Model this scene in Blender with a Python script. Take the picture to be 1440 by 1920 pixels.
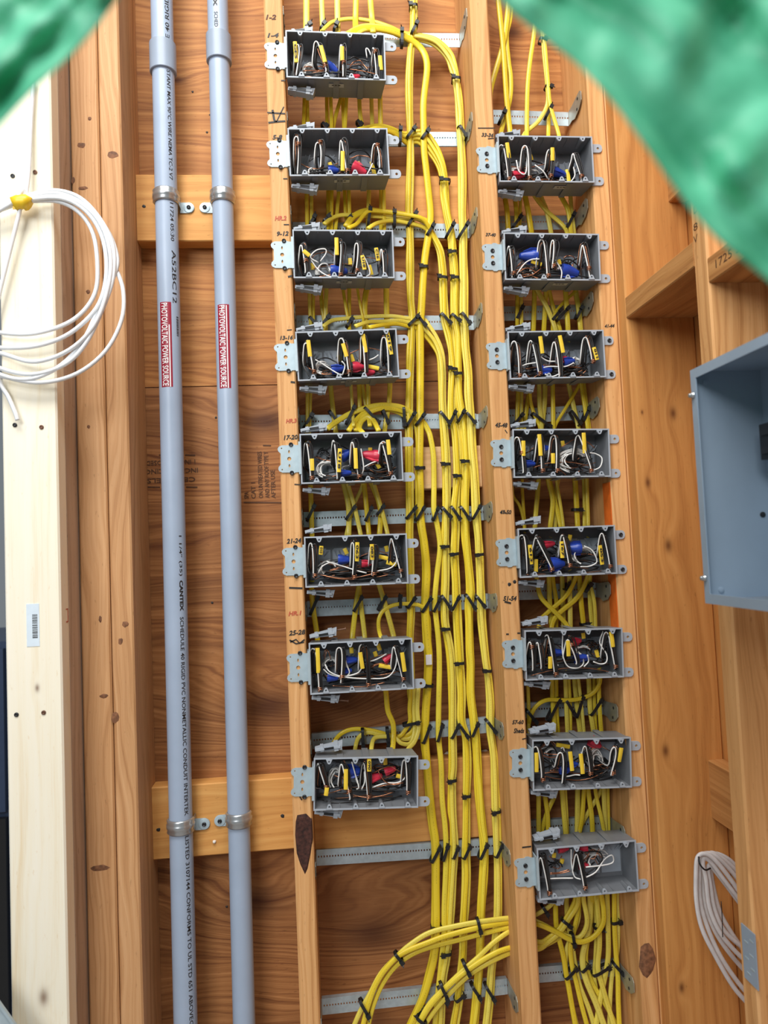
import bpy, bmesh, math, random
from math import sin, cos, pi, radians, sqrt, atan2
from mathutils import Vector, Matrix
random.seed(7)
for o in list(bpy.data.objects): bpy.data.objects.remove(o)
SC = bpy.context.scene
COL = SC.collection

# ------------------------------------------------------------------ camera
CZ = 1.45; CD = 1.36; FPX = 1331.0
_y, _p, _r = radians(5.2083), radians(2.9508), radians(2.4855)
CDIR = Vector((sin(_y)*cos(_p), cos(_y)*cos(_p), sin(_p)))
_r0 = Vector((cos(_y), -sin(_y), 0)); _u0 = _r0.cross(CDIR)
CR = _r0*cos(_r) - _u0*sin(_r); CU = _r0*sin(_r) + _u0*cos(_r)
CPOS = Vector((0, -CD, CZ))
cam_d = bpy.data.cameras.new('camera'); cam = bpy.data.objects.new('camera', cam_d); COL.objects.link(cam)
cam.matrix_world = Matrix(((CR.x, CU.x, -CDIR.x, CPOS.x), (CR.y, CU.y, -CDIR.y, CPOS.y), (CR.z, CU.z, -CDIR.z, CPOS.z), (0, 0, 0, 1)))
cam_d.sensor_fit = 'VERTICAL'; cam_d.sensor_height = 24.0; cam_d.lens = FPX/1920.0*24.0
cam_d.clip_start = 0.02; cam_d.clip_end = 60
cam_d.dof.use_dof = True; cam_d.dof.focus_distance = 1.40; cam_d.dof.aperture_fstop = 2.4
SC.camera = cam

# ------------------------------------------------------------------ world, lights, exposure
W = bpy.data.worlds.new('world'); SC.world = W; W.use_nodes = True
bg = W.node_tree.nodes['Background']; bg.inputs[0].default_value = (0.82, 0.92, 1.0, 1); bg.inputs[1].default_value = 0.22
def area(name, loc, target, sx, sy, power, col):
    l = bpy.data.lights.new(name, 'AREA'); l.shape = 'RECTANGLE'; l.size = sx; l.size_y = sy; l.energy = power; l.color = col
    o = bpy.data.objects.new(name, l); COL.objects.link(o); o.location = loc
    o.rotation_euler = (Vector(target)-Vector(loc)).to_track_quat('-Z', 'Y').to_euler()
    return o
area('added_front_light', (-1.3, -3.3, 3.0), (0.1, 0, 1.9), 1.5, 1.3, 72, (0.97, 0.99, 1.0))  # unseen area light added front left, standing in for daylight
area('added_top_light', (-0.35, -1.45, 3.95), (-0.1, 0, 2.25), 1.8, 0.9, 84, (1.0, 0.99, 0.96))  # area light added overhead for downward shading; no window is modelled
SC.view_settings.view_transform = 'Standard'; SC.view_settings.look = 'None'
SC.view_settings.exposure = 0.0; SC.view_settings.gamma = 1.0; SC.view_settings.use_curve_mapping = False

# ------------------------------------------------------------------ placing helpers (photo pixel + depth plane -> point in the room)
def ray(u, v): return CR*((u-720)/FPX) + CU*((960-v)/FPX) + CDIR
def at(u, v, Y):
    w = ray(u, v); return CPOS + w*((Y+CD)/w.y)
def atX(u, v, X):
    w = ray(u, v); return CPOS + w*(X/w.x)

# ------------------------------------------------------------------ materials
class NT:
    def __init__(s, m): s.t = m.node_tree; s.n = s.t.nodes; s.l = s.t.links
    def node(s, typ, **kw):
        n = s.n.new(typ)
        for k, v in kw.items(): setattr(n, k, v)
        return n
    def put(s, sock, v):
        if hasattr(v, 'is_linked'): s.l.new(v, sock)
        else: sock.default_value = v
    def math(s, op, a, b=0.0, c=None):
        n = s.node('ShaderNodeMath', operation=op); s.put(n.inputs[0], a); s.put(n.inputs[1], b)
        if c is not None: s.put(n.inputs[2], c)
        return n.outputs[0]
    def mix(s, f, a, b, mode='MIX'):
        n = s.node('ShaderNodeMix', data_type='RGBA', blend_type=mode)
        s.put(n.inputs[0], f); s.put(n.inputs[6], a); s.put(n.inputs[7], b); return n.outputs[2]
    def ramp(s, f, stops):
        n = s.node('ShaderNodeValToRGB'); s.put(n.inputs[0], f); e = n.color_ramp.elements
        while len(e) < len(stops): e.new(0.5)
        for q, (p, c) in zip(e, stops): q.position = p; q.color = (*c, 1) if len(c) == 3 else c
        return n.outputs[0]
    def noise(s, vec, scale, detail=4.0, rough=0.55, dist=0.0):
        n = s.node('ShaderNodeTexNoise'); s.put(n.inputs['Vector'], vec); n.inputs['Scale'].default_value = scale
        n.inputs['Detail'].default_value = detail; n.inputs['Roughness'].default_value = rough; n.inputs['Distortion'].default_value = dist
        return n.outputs[0]
    def comb(s, x, y, z):
        n = s.node('ShaderNodeCombineXYZ'); s.put(n.inputs[0], x); s.put(n.inputs[1], y); s.put(n.inputs[2], z); return n.outputs[0]
def newmat(name):
    m = bpy.data.materials.new(name); m.use_nodes = True
    return m, NT(m), m.node_tree.nodes['Principled BSDF']
def plain(name, col, rough=0.5, metal=0.0, var=0.0, spec=0.5, bump=0.0, nscale=60.0):
    m, t, b = newmat(name)
    b.inputs['Roughness'].default_value = rough; b.inputs['Metallic'].default_value = metal; b.inputs['Specular IOR Level'].default_value = spec
    tc = t.node('ShaderNodeTexCoord'); n = t.noise(tc.outputs['Object'], nscale, 3.0)
    k = max(var, 0.04)
    a = tuple(max(0, c*(1-k)) for c in col); c2 = tuple(min(1, c*(1+k)) for c in col)
    t.l.new(t.ramp(n, [(0.3, a), (0.7, c2)]), b.inputs['Base Color'])
    if bump:
        bn = t.node('ShaderNodeBump'); bn.inputs['Strength'].default_value = bump; bn.inputs['Distance'].default_value = 0.001
        t.l.new(n, bn.inputs['Height']); t.l.new(bn.outputs[0], b.inputs['Normal'])
    return m
def wood(name, cols, axis='Z', freq=1.0, rough=0.62, knots=(), stain=0.25, contrast=1.0, random_shift=True, stain_col=None, flecks=0.35):
    """grain runs along axis; knots = [(x, z, radius)] in the object's own coordinates"""
    m, t, b = newmat(name); b.inputs['Roughness'].default_value = rough; b.inputs['Specular IOR Level'].default_value = 0.3
    tc = t.node('ShaderNodeTexCoord'); sp = t.node('ShaderNodeSeparateXYZ'); t.l.new(tc.outputs['Object'], sp.inputs[0])
    x, y, z = sp.outputs
    oi = t.node('ShaderNodeObjectInfo'); rnd = t.math('MULTIPLY', oi.outputs['Random'], 37.0 if random_shift else 0.0)
    if axis == 'Z': along = z; ac1 = x; ac2 = y
    elif axis == 'X': along = x; ac1 = z; ac2 = y
    else: along = y; ac1 = z; ac2 = x
    lo = t.comb(t.math('MULTIPLY', along, 1.6), t.math('MULTIPLY', ac1, 7.0), t.math('ADD', t.math('MULTIPLY', ac2, 7.0), rnd))
    warp = t.noise(lo, 1.0, 3.0, 0.5)
    phase = t.math('ADD', ac1, t.math('MULTIPLY', ac2, 0.6))
    phase = t.math('ADD', phase, t.math('MULTIPLY', warp, 0.11))
    phase = t.math('ADD', phase, rnd)
    dark = None
    for kx, kz, kr in knots:
        dx = t.math('SUBTRACT', x, kx); dz = t.math('SUBTRACT', z, kz)
        if axis == 'X': dx = t.math('MULTIPLY', dx, 0.55)
        else: dz = t.math('MULTIPLY', dz, 0.55)
        d2 = t.math('ADD', t.math('MULTIPLY', dx, dx), t.math('MULTIPLY', dz, dz))
        g = t.math('POWER', 2.718, t.math('MULTIPLY', d2, -1.0/(2.2*kr)**2))
        phase = t.math('ADD', phase, t.math('MULTIPLY', g, kr*1.9))
        g2 = t.math('POWER', 2.718, t.math('MULTIPLY', d2, -1.0/((0.85 if axis == 'X' else 0.62)*kr)**2))
        dark = g2 if dark is None else t.math('MAXIMUM', dark, g2)
    ringv = t.comb(t.math('MULTIPLY', along, 0.9), t.math('MULTIPLY', phase, 62.0*freq), 0.0)
    rings = t.noise(ringv, 1.0, 2.0, 0.6)
    fine = t.noise(t.comb(t.math('MULTIPLY', along, 14.0), t.math('MULTIPLY', ac1, 520.0), t.math('MULTIPLY', ac2, 520.0)), 1.0, 2.0)
    f = t.math('ADD', t.math('MULTIPLY', t.math('SUBTRACT', rings, 0.5), 1.5*contrast), 0.5)
    f = t.math('ADD', t.math('MULTIPLY', f, 0.72), t.math('MULTIPLY', fine, 0.28))
    c = t.ramp(f, [(0.22, cols[2]), (0.48, cols[1]), (0.78, cols[0])])
    blot = t.noise(t.comb(t.math('MULTIPLY', along, 2.5), t.math('MULTIPLY', ac1, 9.0), t.math('ADD', t.math('MULTIPLY', ac2, 9.0), rnd)), 1.0, 4.0, 0.6)
    sc_ = stain_col or tuple(q*0.55 for q in cols[2])
    c = t.mix(t.math('MULTIPLY', t.ramp(blot, [(0.45, (0, 0, 0)), (0.75, (1, 1, 1))]), stain), c, (*sc_, 1))
    fl = t.noise(t.comb(t.math('MULTIPLY', along, 55.0), t.math('MULTIPLY', ac1, 190.0), t.math('ADD', t.math('MULTIPLY', ac2, 190.0), rnd)), 1.0, 2.0, 0.6)
    c = t.mix(t.math('MULTIPLY', t.ramp(fl, [(0.66, (0, 0, 0)), (0.76, (1, 1, 1))]), flecks), c, (*sc_, 1))
    if dark is not None: c = t.mix(t.math('MULTIPLY', dark, 0.85), c, (cols[2][0]*0.28, cols[2][1]*0.2, cols[2][2]*0.2, 1))
    t.l.new(c, b.inputs['Base Color'])
    bn = t.node('ShaderNodeBump'); bn.inputs['Strength'].default_value = 0.25; bn.inputs['Distance'].default_value = 0.0012
    t.l.new(f, bn.inputs['Height']); t.l.new(bn.outputs[0], b.inputs['Normal'])
    return m
def K(u, v, Y, r):
    p = at(u, v, Y); return (p.x, p.z, r)
MAT = {}
ORG = [(0.72, 0.375, 0.125), (0.60, 0.285, 0.085), (0.40, 0.165, 0.045)]
MAT['stud'] = wood('fir_stud', [(0.80, 0.455, 0.20), (0.69, 0.36, 0.138), (0.50, 0.23, 0.08)], 'Z', 1.9, stain=0.18)
MAT['stud_red'] = wood('fir_stud_reddish', [(0.68, 0.40, 0.20), (0.57, 0.305, 0.135), (0.40, 0.19, 0.075)], 'Z', 2.0, stain=0.25)
MAT['stud_worn'] = wood('weathered_stud', [(0.60, 0.47, 0.37), (0.50, 0.375, 0.285), (0.34, 0.235, 0.165)], 'Z', 1.8, stain=0.35, flecks=0.8)
PK = [K(500, 790, .14, .034), K(505, 1325, .14, .045), K(478, 1690, .14, .042), K(640, 1300, .14, .03), K(835, 560, .14, .02), K(960, 60, .14, .02), K(890, 1180, .14, .028), K(700, 1750, .14, .05), K(330, 150, .14, .012), K(820, 1030, .14, .01), K(905, 870, .14, .03)]
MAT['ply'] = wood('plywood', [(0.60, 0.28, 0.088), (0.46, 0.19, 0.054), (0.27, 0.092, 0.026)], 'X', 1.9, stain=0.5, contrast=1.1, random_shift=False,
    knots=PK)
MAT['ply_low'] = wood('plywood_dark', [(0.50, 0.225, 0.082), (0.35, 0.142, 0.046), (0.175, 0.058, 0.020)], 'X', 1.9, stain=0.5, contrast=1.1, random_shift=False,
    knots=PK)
MAT['block'] = wood('blocking_board', [(0.76, 0.40, 0.125), (0.66, 0.315, 0.088), (0.50, 0.21, 0.052)], 'X', 1.0, stain=0.12, contrast=0.8)
MAT['blocky'] = wood('blocking_board_deep', [(0.62, 0.32, 0.115), (0.50, 0.235, 0.075), (0.34, 0.14, 0.042)], 'Y', 1.0, stain=0.2)
MAT['pine'] = wood('new_white_pine', [(0.95, 0.90, 0.77), (0.93, 0.86, 0.69), (0.84, 0.69, 0.46)], 'Z', 0.8, stain=0.05, contrast=0.75, stain_col=(0.75, 0.55, 0.3),
    knots=[K(82, 1870, -.095, .012), K(70, 1290, -.095, .006)])
MAT['pineblock'] = wood('pale_pine_block', [(0.88, 0.62, 0.34), (0.82, 0.53, 0.26), (0.68, 0.40, 0.17)], 'X', 1.2, stain=0.08)
RW = lambda u, v, r: K(u, v, -.038, r)
MAT['plank'] = wood('knotty_plank', [(0.70, 0.34, 0.105), (0.58, 0.255, 0.07), (0.42, 0.16, 0.04)], 'Z', 0.8, stain=0.2, random_shift=False,
    knots=[RW(1262, 775, .011), RW(1215, 905, .009), RW(1253, 1023, .012), RW(1248, 1408, .011), RW(1278, 1852, .009), RW(1204, 773, .004), RW(1188, 1040, .003)])
MAT['steel'] = plain('galvanised_steel', (0.50, 0.585, 0.63), 0.42, 0.55, 0.10, nscale=90)
MAT['steel_dull'] = plain('dull_galvanised_steel', (0.42, 0.42, 0.36), 0.5, 0.55, 0.18, nscale=40)
MAT['zinc'] = plain('zinc_plate', (0.44, 0.535, 0.58), 0.42, 0.25, 0.08)
MAT['chrome'] = plain('bright_steel', (0.46, 0.48, 0.49), 0.28, 0.75, 0.06)
MAT['boxshade'] = plain('shaded_box_plastic', (0.185, 0.193, 0.208), 0.42, 0.0, 0.08, nscale=25)  # same plastic as the ears, darkened: interior shade put into the colour
MAT['boxlight'] = plain('pale_lit_plastic', (0.385, 0.425, 0.475), 0.45, 0.0, 0.05)  # pale plastic; on rim and boss tabs it paints in the front light
MAT['pvc'] = plain('grey_conduit_pvc', (0.35, 0.43, 0.555), 0.38, 0.0, 0.05, nscale=12)
MAT['pvc2'] = plain('grey_coupling_pvc', (0.29, 0.35, 0.44), 0.4, 0.0, 0.05, nscale=12)
MAT['tie'] = plain('black_nylon', (0.012, 0.012, 0.013), 0.4)
MAT['black'] = plain('black_insulation', (0.016, 0.015, 0.015), 0.35)
MAT['white'] = plain('white_insulation', (0.80, 0.79, 0.76), 0.4)
MAT['copper'] = plain('bare_copper', (0.50, 0.21, 0.11), 0.3, 0.8, 0.12)
MAT['bluenut'] = plain('blue_plastic', (0.018, 0.055, 0.36), 0.35)
MAT['rednut'] = plain('red_plastic', (0.58, 0.03, 0.065), 0.35)
MAT['tag'] = plain('yellow_sheath', (0.86, 0.60, 0.045), 0.5, 0, 0.06)
MAT['ink'] = plain('black_ink', (0.02, 0.017, 0.016), 0.6)
MAT['inkbrown'] = plain('faded_stamp_ink', (0.09, 0.035, 0.014), 0.7)
MAT['inkred'] = plain('red_ink', (0.50, 0.09, 0.04), 0.6)
MAT['stickred'] = plain('red_sticker', (0.30, 0.013, 0.034), 0.35)
MAT['stickwhite'] = plain('white_print', (0.86, 0.84, 0.84), 0.45)
MAT['stickgrey'] = plain('grey_label_paper', (0.42, 0.42, 0.39), 0.5)
MAT['stickblue'] = plain('pale_blue_label', (0.70, 0.80, 0.88), 0.5)
MAT['screw'] = plain('black_screw_steel', (0.025, 0.025, 0.027), 0.4, 0.3)
MAT['rust'] = plain('rusty_screw_steel', (0.16, 0.08, 0.05), 0.5, 0.5)
MAT['tape'] = plain('yellow_tape', (0.90, 0.58, 0.02), 0.4)
MAT['whitecable'] = plain('white_cable_jacket', (0.83, 0.85, 0.87), 0.4)
MAT['greycable'] = plain('dusty_white_cable_jacket', (0.66, 0.63, 0.62), 0.45, 0, 0.08)
MAT['paint'] = plain('orange_marking_paint', (0.82, 0.16, 0.015), 0.6, 0, 0.1)
MAT['knotbrown'] = plain('brown_knot_wood', (0.20, 0.085, 0.038), 0.75, 0, 0.5, nscale=120)
MAT['bark'] = plain('bark', (0.055, 0.018, 0.012), 0.85, 0, 0.6, bump=0.8, nscale=160)
MAT['panel'] = plain('blue_grey_enamel', (0.30, 0.385, 0.485), 0.4, 0.05, 0.04, nscale=14)
MAT['blackplastic'] = plain('black_plastic', (0.01, 0.01, 0.011), 0.4)
MAT['concrete'] = plain('concrete', (0.42, 0.40, 0.38), 0.85, 0, 0.12, nscale=6)
MAT['foam'] = plain('dried_glue', (0.75, 0.68, 0.60), 0.7, 0, 0.1)
MAT['navy'] = plain('navy_enamel', (0.03, 0.05, 0.10), 0.4)
def yellow_mat():
    m, t, b = newmat('yellow_cable_jacket'); b.inputs['Roughness'].default_value = 0.36
    oi = t.node('ShaderNodeObjectInfo')
    c = t.ramp(oi.outputs['Random'], [(0.0, (0.80, 0.58, 0.022)), (0.5, (0.84, 0.66, 0.05)), (1.0, (0.83, 0.70, 0.13))])
    tc = t.node('ShaderNodeTexCoord')
    n = t.noise(tc.outputs['Object'], 30.0, 3.0)
    c = t.mix(t.math('MULTIPLY', t.ramp(n, [(0.5, (0, 0, 0)), (0.8, (1, 1, 1))]), 0.25), c, (0.62, 0.42, 0.02, 1))
    # faint ink line of the jacket's own print, broken up along the length
    uv = t.node('ShaderNodeUVMap'); sp = t.node('ShaderNodeSeparateXYZ'); t.l.new(uv.outputs[0], sp.inputs[0])
    d = t.math('ABSOLUTE', t.math('SUBTRACT', sp.outputs[1], 0.5))
    band = t.math('LESS_THAN', d, 0.035)
    g = t.noise(t.comb(t.math('MULTIPLY', sp.outputs[0], 420.0), 0.0, 0.0), 1.0, 1.0)
    g2 = t.noise(t.comb(t.math('MULTIPLY', sp.outputs[0], 14.0), 3.0, 0.0), 1.0, 1.0)
    ink = t.math('MULTIPLY', t.math('MULTIPLY', band, t.math('GREATER_THAN', g, 0.52)), t.math('GREATER_THAN', g2, 0.45))
    c = t.mix(t.math('MULTIPLY', ink, 0.55), c, (0.10, 0.07, 0.01, 1))
    t.l.new(c, b.inputs['Base Color']); return m
MAT['yellow'] = yellow_mat()
def green_mat():
    m, t, b = newmat('green_plastic_film'); out = t.n['Material Output']
    tc = t.node('ShaderNodeTexCoord')
    n = t.noise(tc.outputs['Object'], 28.0, 3.0)
    c = t.ramp(n, [(0.3, (0.09, 0.58, 0.33)), (0.7, (0.28, 0.88, 0.62))])
    t.l.new(c, b.inputs['Base Color']); b.inputs['Roughness'].default_value = 0.5
    tr = t.node('ShaderNodeBsdfTranslucent'); t.l.new(c, tr.inputs[0])
    mx = t.node('ShaderNodeMixShader'); mx.inputs[0].default_value = 0.45
    t.l.new(b.outputs[0], mx.inputs[1]); t.l.new(tr.outputs[0], mx.inputs[2]); t.l.new(mx.outputs[0], out.inputs[0])
    return m
MAT['green'] = green_mat()

# ------------------------------------------------------------------ mesh helpers
class MB:
    def __init__(s): s.v = []; s.f = []; s.uv = None
    def box(s, x0, x1, y0, y1, z0, z1):
        b = len(s.v); s.v += [(x, y, z) for z in (z0, z1) for y in (y0, y1) for x in (x0, x1)]
        s.f += [tuple(b+i for i in q) for q in ((0, 2, 3, 1), (4, 5, 7, 6), (0, 1, 5, 4), (2, 6, 7, 3), (0, 4, 6, 2), (1, 3, 7, 5))]; return s
    def prism(s, poly, lo, hi, axis='Y'):
        """poly in the two other axes: Y -> (x,z), Z -> (x,y), X -> (y,z)"""
        n = len(poly); b = len(s.v)
        for h in (lo, hi):
            for p, q in poly:
                s.v.append((p, h, q) if axis == 'Y' else (p, q, h) if axis == 'Z' else (h, p, q))
        s.f.append(tuple(range(b, b+n))); s.f.append(tuple(range(b+2*n-1, b+n-1, -1)))
        for i in range(n): j = (i+1) % n; s.f.append((b+i, b+n+i, b+n+j, b+j))
        return s
    def stud(s, x0, x1, y0, y1, z0, z1, c=0.003, axis='Z'):
        a0, a1, b0, b1 = (x0, x1, y0, y1) if axis == 'Z' else (x0, x1, z0, z1) if axis == 'Y' else (y0, y1, z0, z1)
        pl = [(a0+c, b0), (a1-c, b0), (a1, b0+c), (a1, b1-c), (a1-c, b1), (a0+c, b1), (a0, b1-c), (a0, b0+c)]
        lo, hi = (z0, z1) if axis == 'Z' else (y0, y1) if axis == 'Y' else (x0, x1)
        return s.prism(pl, lo, hi, axis)
    def tube(s, path, rx, ry=None, n=6, flat=False, closed=False, cap=True):
        ry = ry or rx; P = [Vector(p) for p in path]; m = len(P); b = len(s.v)
        if s.uv is None: s.uv = {}
        L = 0; prev = None
        for i in range(m):
            T = (P[(i+1) % m]-P[i-1]) if closed else (P[min(i+1, m-1)]-P[max(i-1, 0)])
            if T.length < 1e-9: T = Vector((0, 0, 1))
            T.normalize()
            if i: L += (P[i]-P[i-1]).length
            if flat: S = T.cross(Vector((0, 1, 0)))
            elif prev is None: S = T.cross(Vector((0, 1, 0))) if abs(T.y) < .9 else T.cross(Vector((1, 0, 0)))
            else: S = prev - T*prev.dot(T)
            if flat and S.length < .25 and prev is not None: S = prev - T*prev.dot(T)
            S.normalize()
            if flat and prev is not None and S.dot(prev) < 0: S = -S
            prev = S; N = S.cross(T)
            for k in range(n):
                a = 2*pi*(k+.5)/n; ca, sa = cos(a), sin(a)
                if flat: ca = math.copysign(abs(ca)**.6, ca); sa = math.copysign(abs(sa)**.75, sa)
                s.v.append(tuple(P[i]+S*(ca*rx)+N*(sa*ry))); s.uv[len(s.v)-1] = (L, ca*.5+.5 if sa < 0 else 2.0)
        for i in range(m if closed else m-1):
            j = (i+1) % m
            for k in range(n): l = (k+1) % n; s.f.append((b+i*n+k, b+i*n+l, b+j*n+l, b+j*n+k))
        if cap and not closed:
            s.f.append(tuple(range(b+n-1, b-1, -1))); s.f.append(tuple(b+(m-1)*n+k for k in range(n)))
        return s
    def lathe(s, prof, org, axis, n=12):
        """prof = [(distance along axis, radius)]"""
        A = Vector(axis).normalized(); S = A.cross(Vector((0, 0, 1))) if abs(A.z) < .9 else A.cross(Vector((1, 0, 0)))
        S.normalize(); N = A.cross(S); o = Vector(org); b = len(s.v); m = len(prof)
        for d, r in prof:
            for k in range(n): a = 2*pi*k/n; s.v.append(tuple(o+A*d+S*(cos(a)*r)+N*(sin(a)*r)))
        for i in range(m-1):
            for k in range(n): l = (k+1) % n; s.f.append((b+i*n+k, b+i*n+l, b+(i+1)*n+l, b+(i+1)*n+k))
        s.f.append(tuple(range(b+n-1, b-1, -1))); s.f.append(tuple(b+(m-1)*n+k for k in range(n))); return s
    def mesh(s, name, mat, smooth=False, off=(0, 0, 0)):
        me = bpy.data.meshes.new(name)
        me.from_pydata([(a-off[0], b-off[1], c-off[2]) for a, b, c in s.v], [], s.f)
        if s.uv:
            ul = me.uv_layers.new(name='UVMap')
            for lp in me.loops: ul.data[lp.index].uv = s.uv.get(lp.vertex_index, (0, 2.0))
        bm = bmesh.new(); bm.from_mesh(me); bmesh.ops.recalc_face_normals(bm, faces=bm.faces); bm.to_mesh(me); bm.free()
        me.materials.append(MAT[mat])
        if smooth:
            me.shade_smooth() if hasattr(me, 'shade_smooth') else None
            if smooth == 'auto' and hasattr(me, 'set_sharp_from_angle'): me.set_sharp_from_angle(angle=radians(35))
        return me
def link(name, me, parent=None, loc=(0, 0, 0)):
    o = bpy.data.objects.new(name, me); COL.objects.link(o)
    if parent is not None: o.parent = parent
    o.location = loc; return o
def build(mb, name, mat, parent=None, smooth=False, world=True):
    """world: vertices are in room coordinates; the parent (an unrotated empty or mesh) sits at pw"""
    off = (0, 0, 0)
    if world and parent is not None:
        p = parent; off = Vector((0, 0, 0))
        while p is not None: off = off + p.location; p = p.parent
    return link(name, mb.mesh(name, mat, smooth, off), parent)
def tag(o, label=None, cat=None, group=None, kind=None):
    if label: o['label'] = label
    if cat: o['category'] = cat
    if group: o['group'] = group
    if kind: o['kind'] = kind
    return o
def thing(name, label, cat, loc=(0, 0, 0), group=None):
    o = bpy.data.objects.new(name, None); o.empty_display_size = 0.02; COL.objects.link(o); o.location = loc
    return tag(o, label, cat, group)
def smooth_path(pts, k=6, closed=False):
    P = [Vector(p) for p in pts]; n = len(P); out = []
    if n < 3 and not closed:
        return [P[0].lerp(P[1], i/4) for i in range(5)]
    rng = n if closed else n-1
    for i in range(rng):
        p1, p2 = P[i], P[(i+1) % n]
        p0 = P[i-1] if (closed or i > 0) else p1*2-p2
        p3 = P[(i+2) % n] if (closed or i+2 < n) else p2*2-p1
        for j in range(k):
            u = j/k; u2 = u*u; u3 = u2*u
            out.append(0.5*((2*p1)+(p2-p0)*u+(2*p0-5*p1+4*p2-p3)*u2+(3*p1-p0-3*p2+p3)*u3))
    if not closed: out.append(P[-1])
    return out
_plates = {}
def plate(key, outer, holes, thick, mat):
    """flat plate in XZ with real holes, front face at y=-thick/2"""
    if key in _plates: return _plates[key]
    cu = bpy.data.curves.new(key, 'CURVE'); cu.dimensions = '2D'; cu.fill_mode = 'BOTH'; cu.extrude = thick/2
    for loop in [outer]+holes:
        sp = cu.splines.new('POLY'); sp.points.add(len(loop)-1); sp.use_cyclic_u = True
        for q, (a, b) in zip(sp.points, loop): q.co = (a, b, 0, 1)
    o = bpy.data.objects.new(key, cu); me = bpy.data.meshes.new_from_object(o); bpy.data.objects.remove(o); bpy.data.curves.remove(cu)
    for v in me.vertices: a, b, c = v.co; v.co = (a, -c, b)
    me.materials.clear(); me.materials.append(MAT[mat]); me.name = key
    _plates[key] = me; return me
def circ(x, z, r, n=14, rz=None): return [(x+r*cos(2*pi*i/n), z+(rz or r)*sin(2*pi*i/n)) for i in range(n)]
_txt = {}
def text_verts(body, bold=0.0, shear=0.0):
    k = (body, bold, shear)
    if k in _txt: return _txt[k]
    cu = bpy.data.curves.new('t', 'FONT'); cu.body = body; cu.size = 1.0; cu.offset = bold; cu.shear = shear; cu.resolution_u = 2; cu.align_x = 'LEFT'
    o = bpy.data.objects.new('t', cu); me = bpy.data.meshes.new_from_object(o)
    V = [(v.co.x, v.co.y) for v in me.vertices]; Fc = [tuple(p.vertices) for p in me.polygons]
    bpy.data.objects.remove(o); bpy.data.curves.remove(cu); bpy.data.meshes.remove(me)
    x0 = min(a for a, b in V); x1 = max(a for a, b in V); y0 = min(b for a, b in V); y1 = max(b for a, b in V)
    V = [((a-x0)/(x1-x0), (b-y0)/(y1-y0)) for a, b in V]   # unit square
    _txt[k] = (V, Fc); return _txt[k]
def flat_mesh(name, verts, faces, mat, off=(0, 0, 0)):
    me = bpy.data.meshes.new(name); me.from_pydata([(a-off[0], b-off[1], c-off[2]) for a, b, c in verts], [], faces); me.materials.append(MAT[mat]); return me
def wpos(o):
    p = o; r = Vector((0, 0, 0))
    while p is not None: r = r+p.location; p = p.parent
    return r
def text_plane(name, body, org, right, up, length, height, mat, parent, bold=0.0, shear=0.0, label=None):
    V, Fc = text_verts(body, bold, shear); org = Vector(org); right = Vector(right); up = Vector(up)
    vv = [tuple(org+right*((a-.5)*length)+up*((b-.5)*height)) for a, b in V]
    o = link(name, flat_mesh(name, vv, Fc, mat, wpos(parent)), parent)
    if label: o['label'] = label
    return o
# ================================================================== the setting
ZT = 2.80
floor = build(MB().box(-3, 2.2, -4.6, 1.6, -0.05, 0), 'floor', 'concrete'); tag(floor, 'grey concrete floor slab below the stud wall', kind='structure')
ZJ = at(400, 724, .14).z
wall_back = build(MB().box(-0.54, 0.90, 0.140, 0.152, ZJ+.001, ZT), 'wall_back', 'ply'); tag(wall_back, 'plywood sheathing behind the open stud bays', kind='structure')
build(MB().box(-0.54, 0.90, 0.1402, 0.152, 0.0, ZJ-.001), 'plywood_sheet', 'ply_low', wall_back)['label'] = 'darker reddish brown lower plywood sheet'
build(MB().stud(-0.54, 0.60, 0.0, 0.140, 0.0, 0.038, axis='X'), 'sole_plate', 'block', wall_back)
def stud(name, x0, x1, y0, y1, mat, parent=wall_back, z0=0.038, z1=ZT, label=None, c=0.003):
    o = build(MB().stud(x0, x1, y0, y1, z0, z1, c), name, mat, parent)
    if label: o['label'] = label
    return o
stud1 = stud('stud', -0.0710, -0.0345, 0, 0.140, 'stud')
stud2 = stud('stud', 0.3435, 0.3810, 0, 0.140, 'stud')
stud3 = stud('stud', 0.5790, 0.6140, 0, 0.140, 'stud')
stud4 = stud('stud', -0.3905, -0.3505, 0, 0.140, 'stud_red')
stud5 = stud('stud', -0.4450, -0.3925, 0.001, 0.140, 'stud_red')
stud6 = stud('stud', -0.5330, -0.4470, -0.056, 0.139, 'stud_worn', label='weathered grey brown stud behind the pale board')
pale = stud('board', -0.5375, -0.4460, -0.0955, -0.0565, 'pine', label='pale new pine board screwed to the studs')
# blocking lying flat on the plywood
def flatblock(x0, x1, z0, z1, mat='block', t=0.038):
    return build(MB().stud(x0, x1, 0.140-t, 0.1398, z0, z1, 0.002, 'X'), 'blocking', mat, wall_back)
fb1 = flatblock(-0.3500, -0.0715, 2.101, 2.242)
flatblock(-0.0340, 0.3430, 2.101, 2.242)
fb2 = flatblock(-0.3500, -0.0715, 0.860, 1.000)
flatblock(-0.0340, 0.3430, 0.853, 1.015)
flatblock(0.1900, 0.3425, 1.570, 1.6585, 'pineblock')
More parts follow.
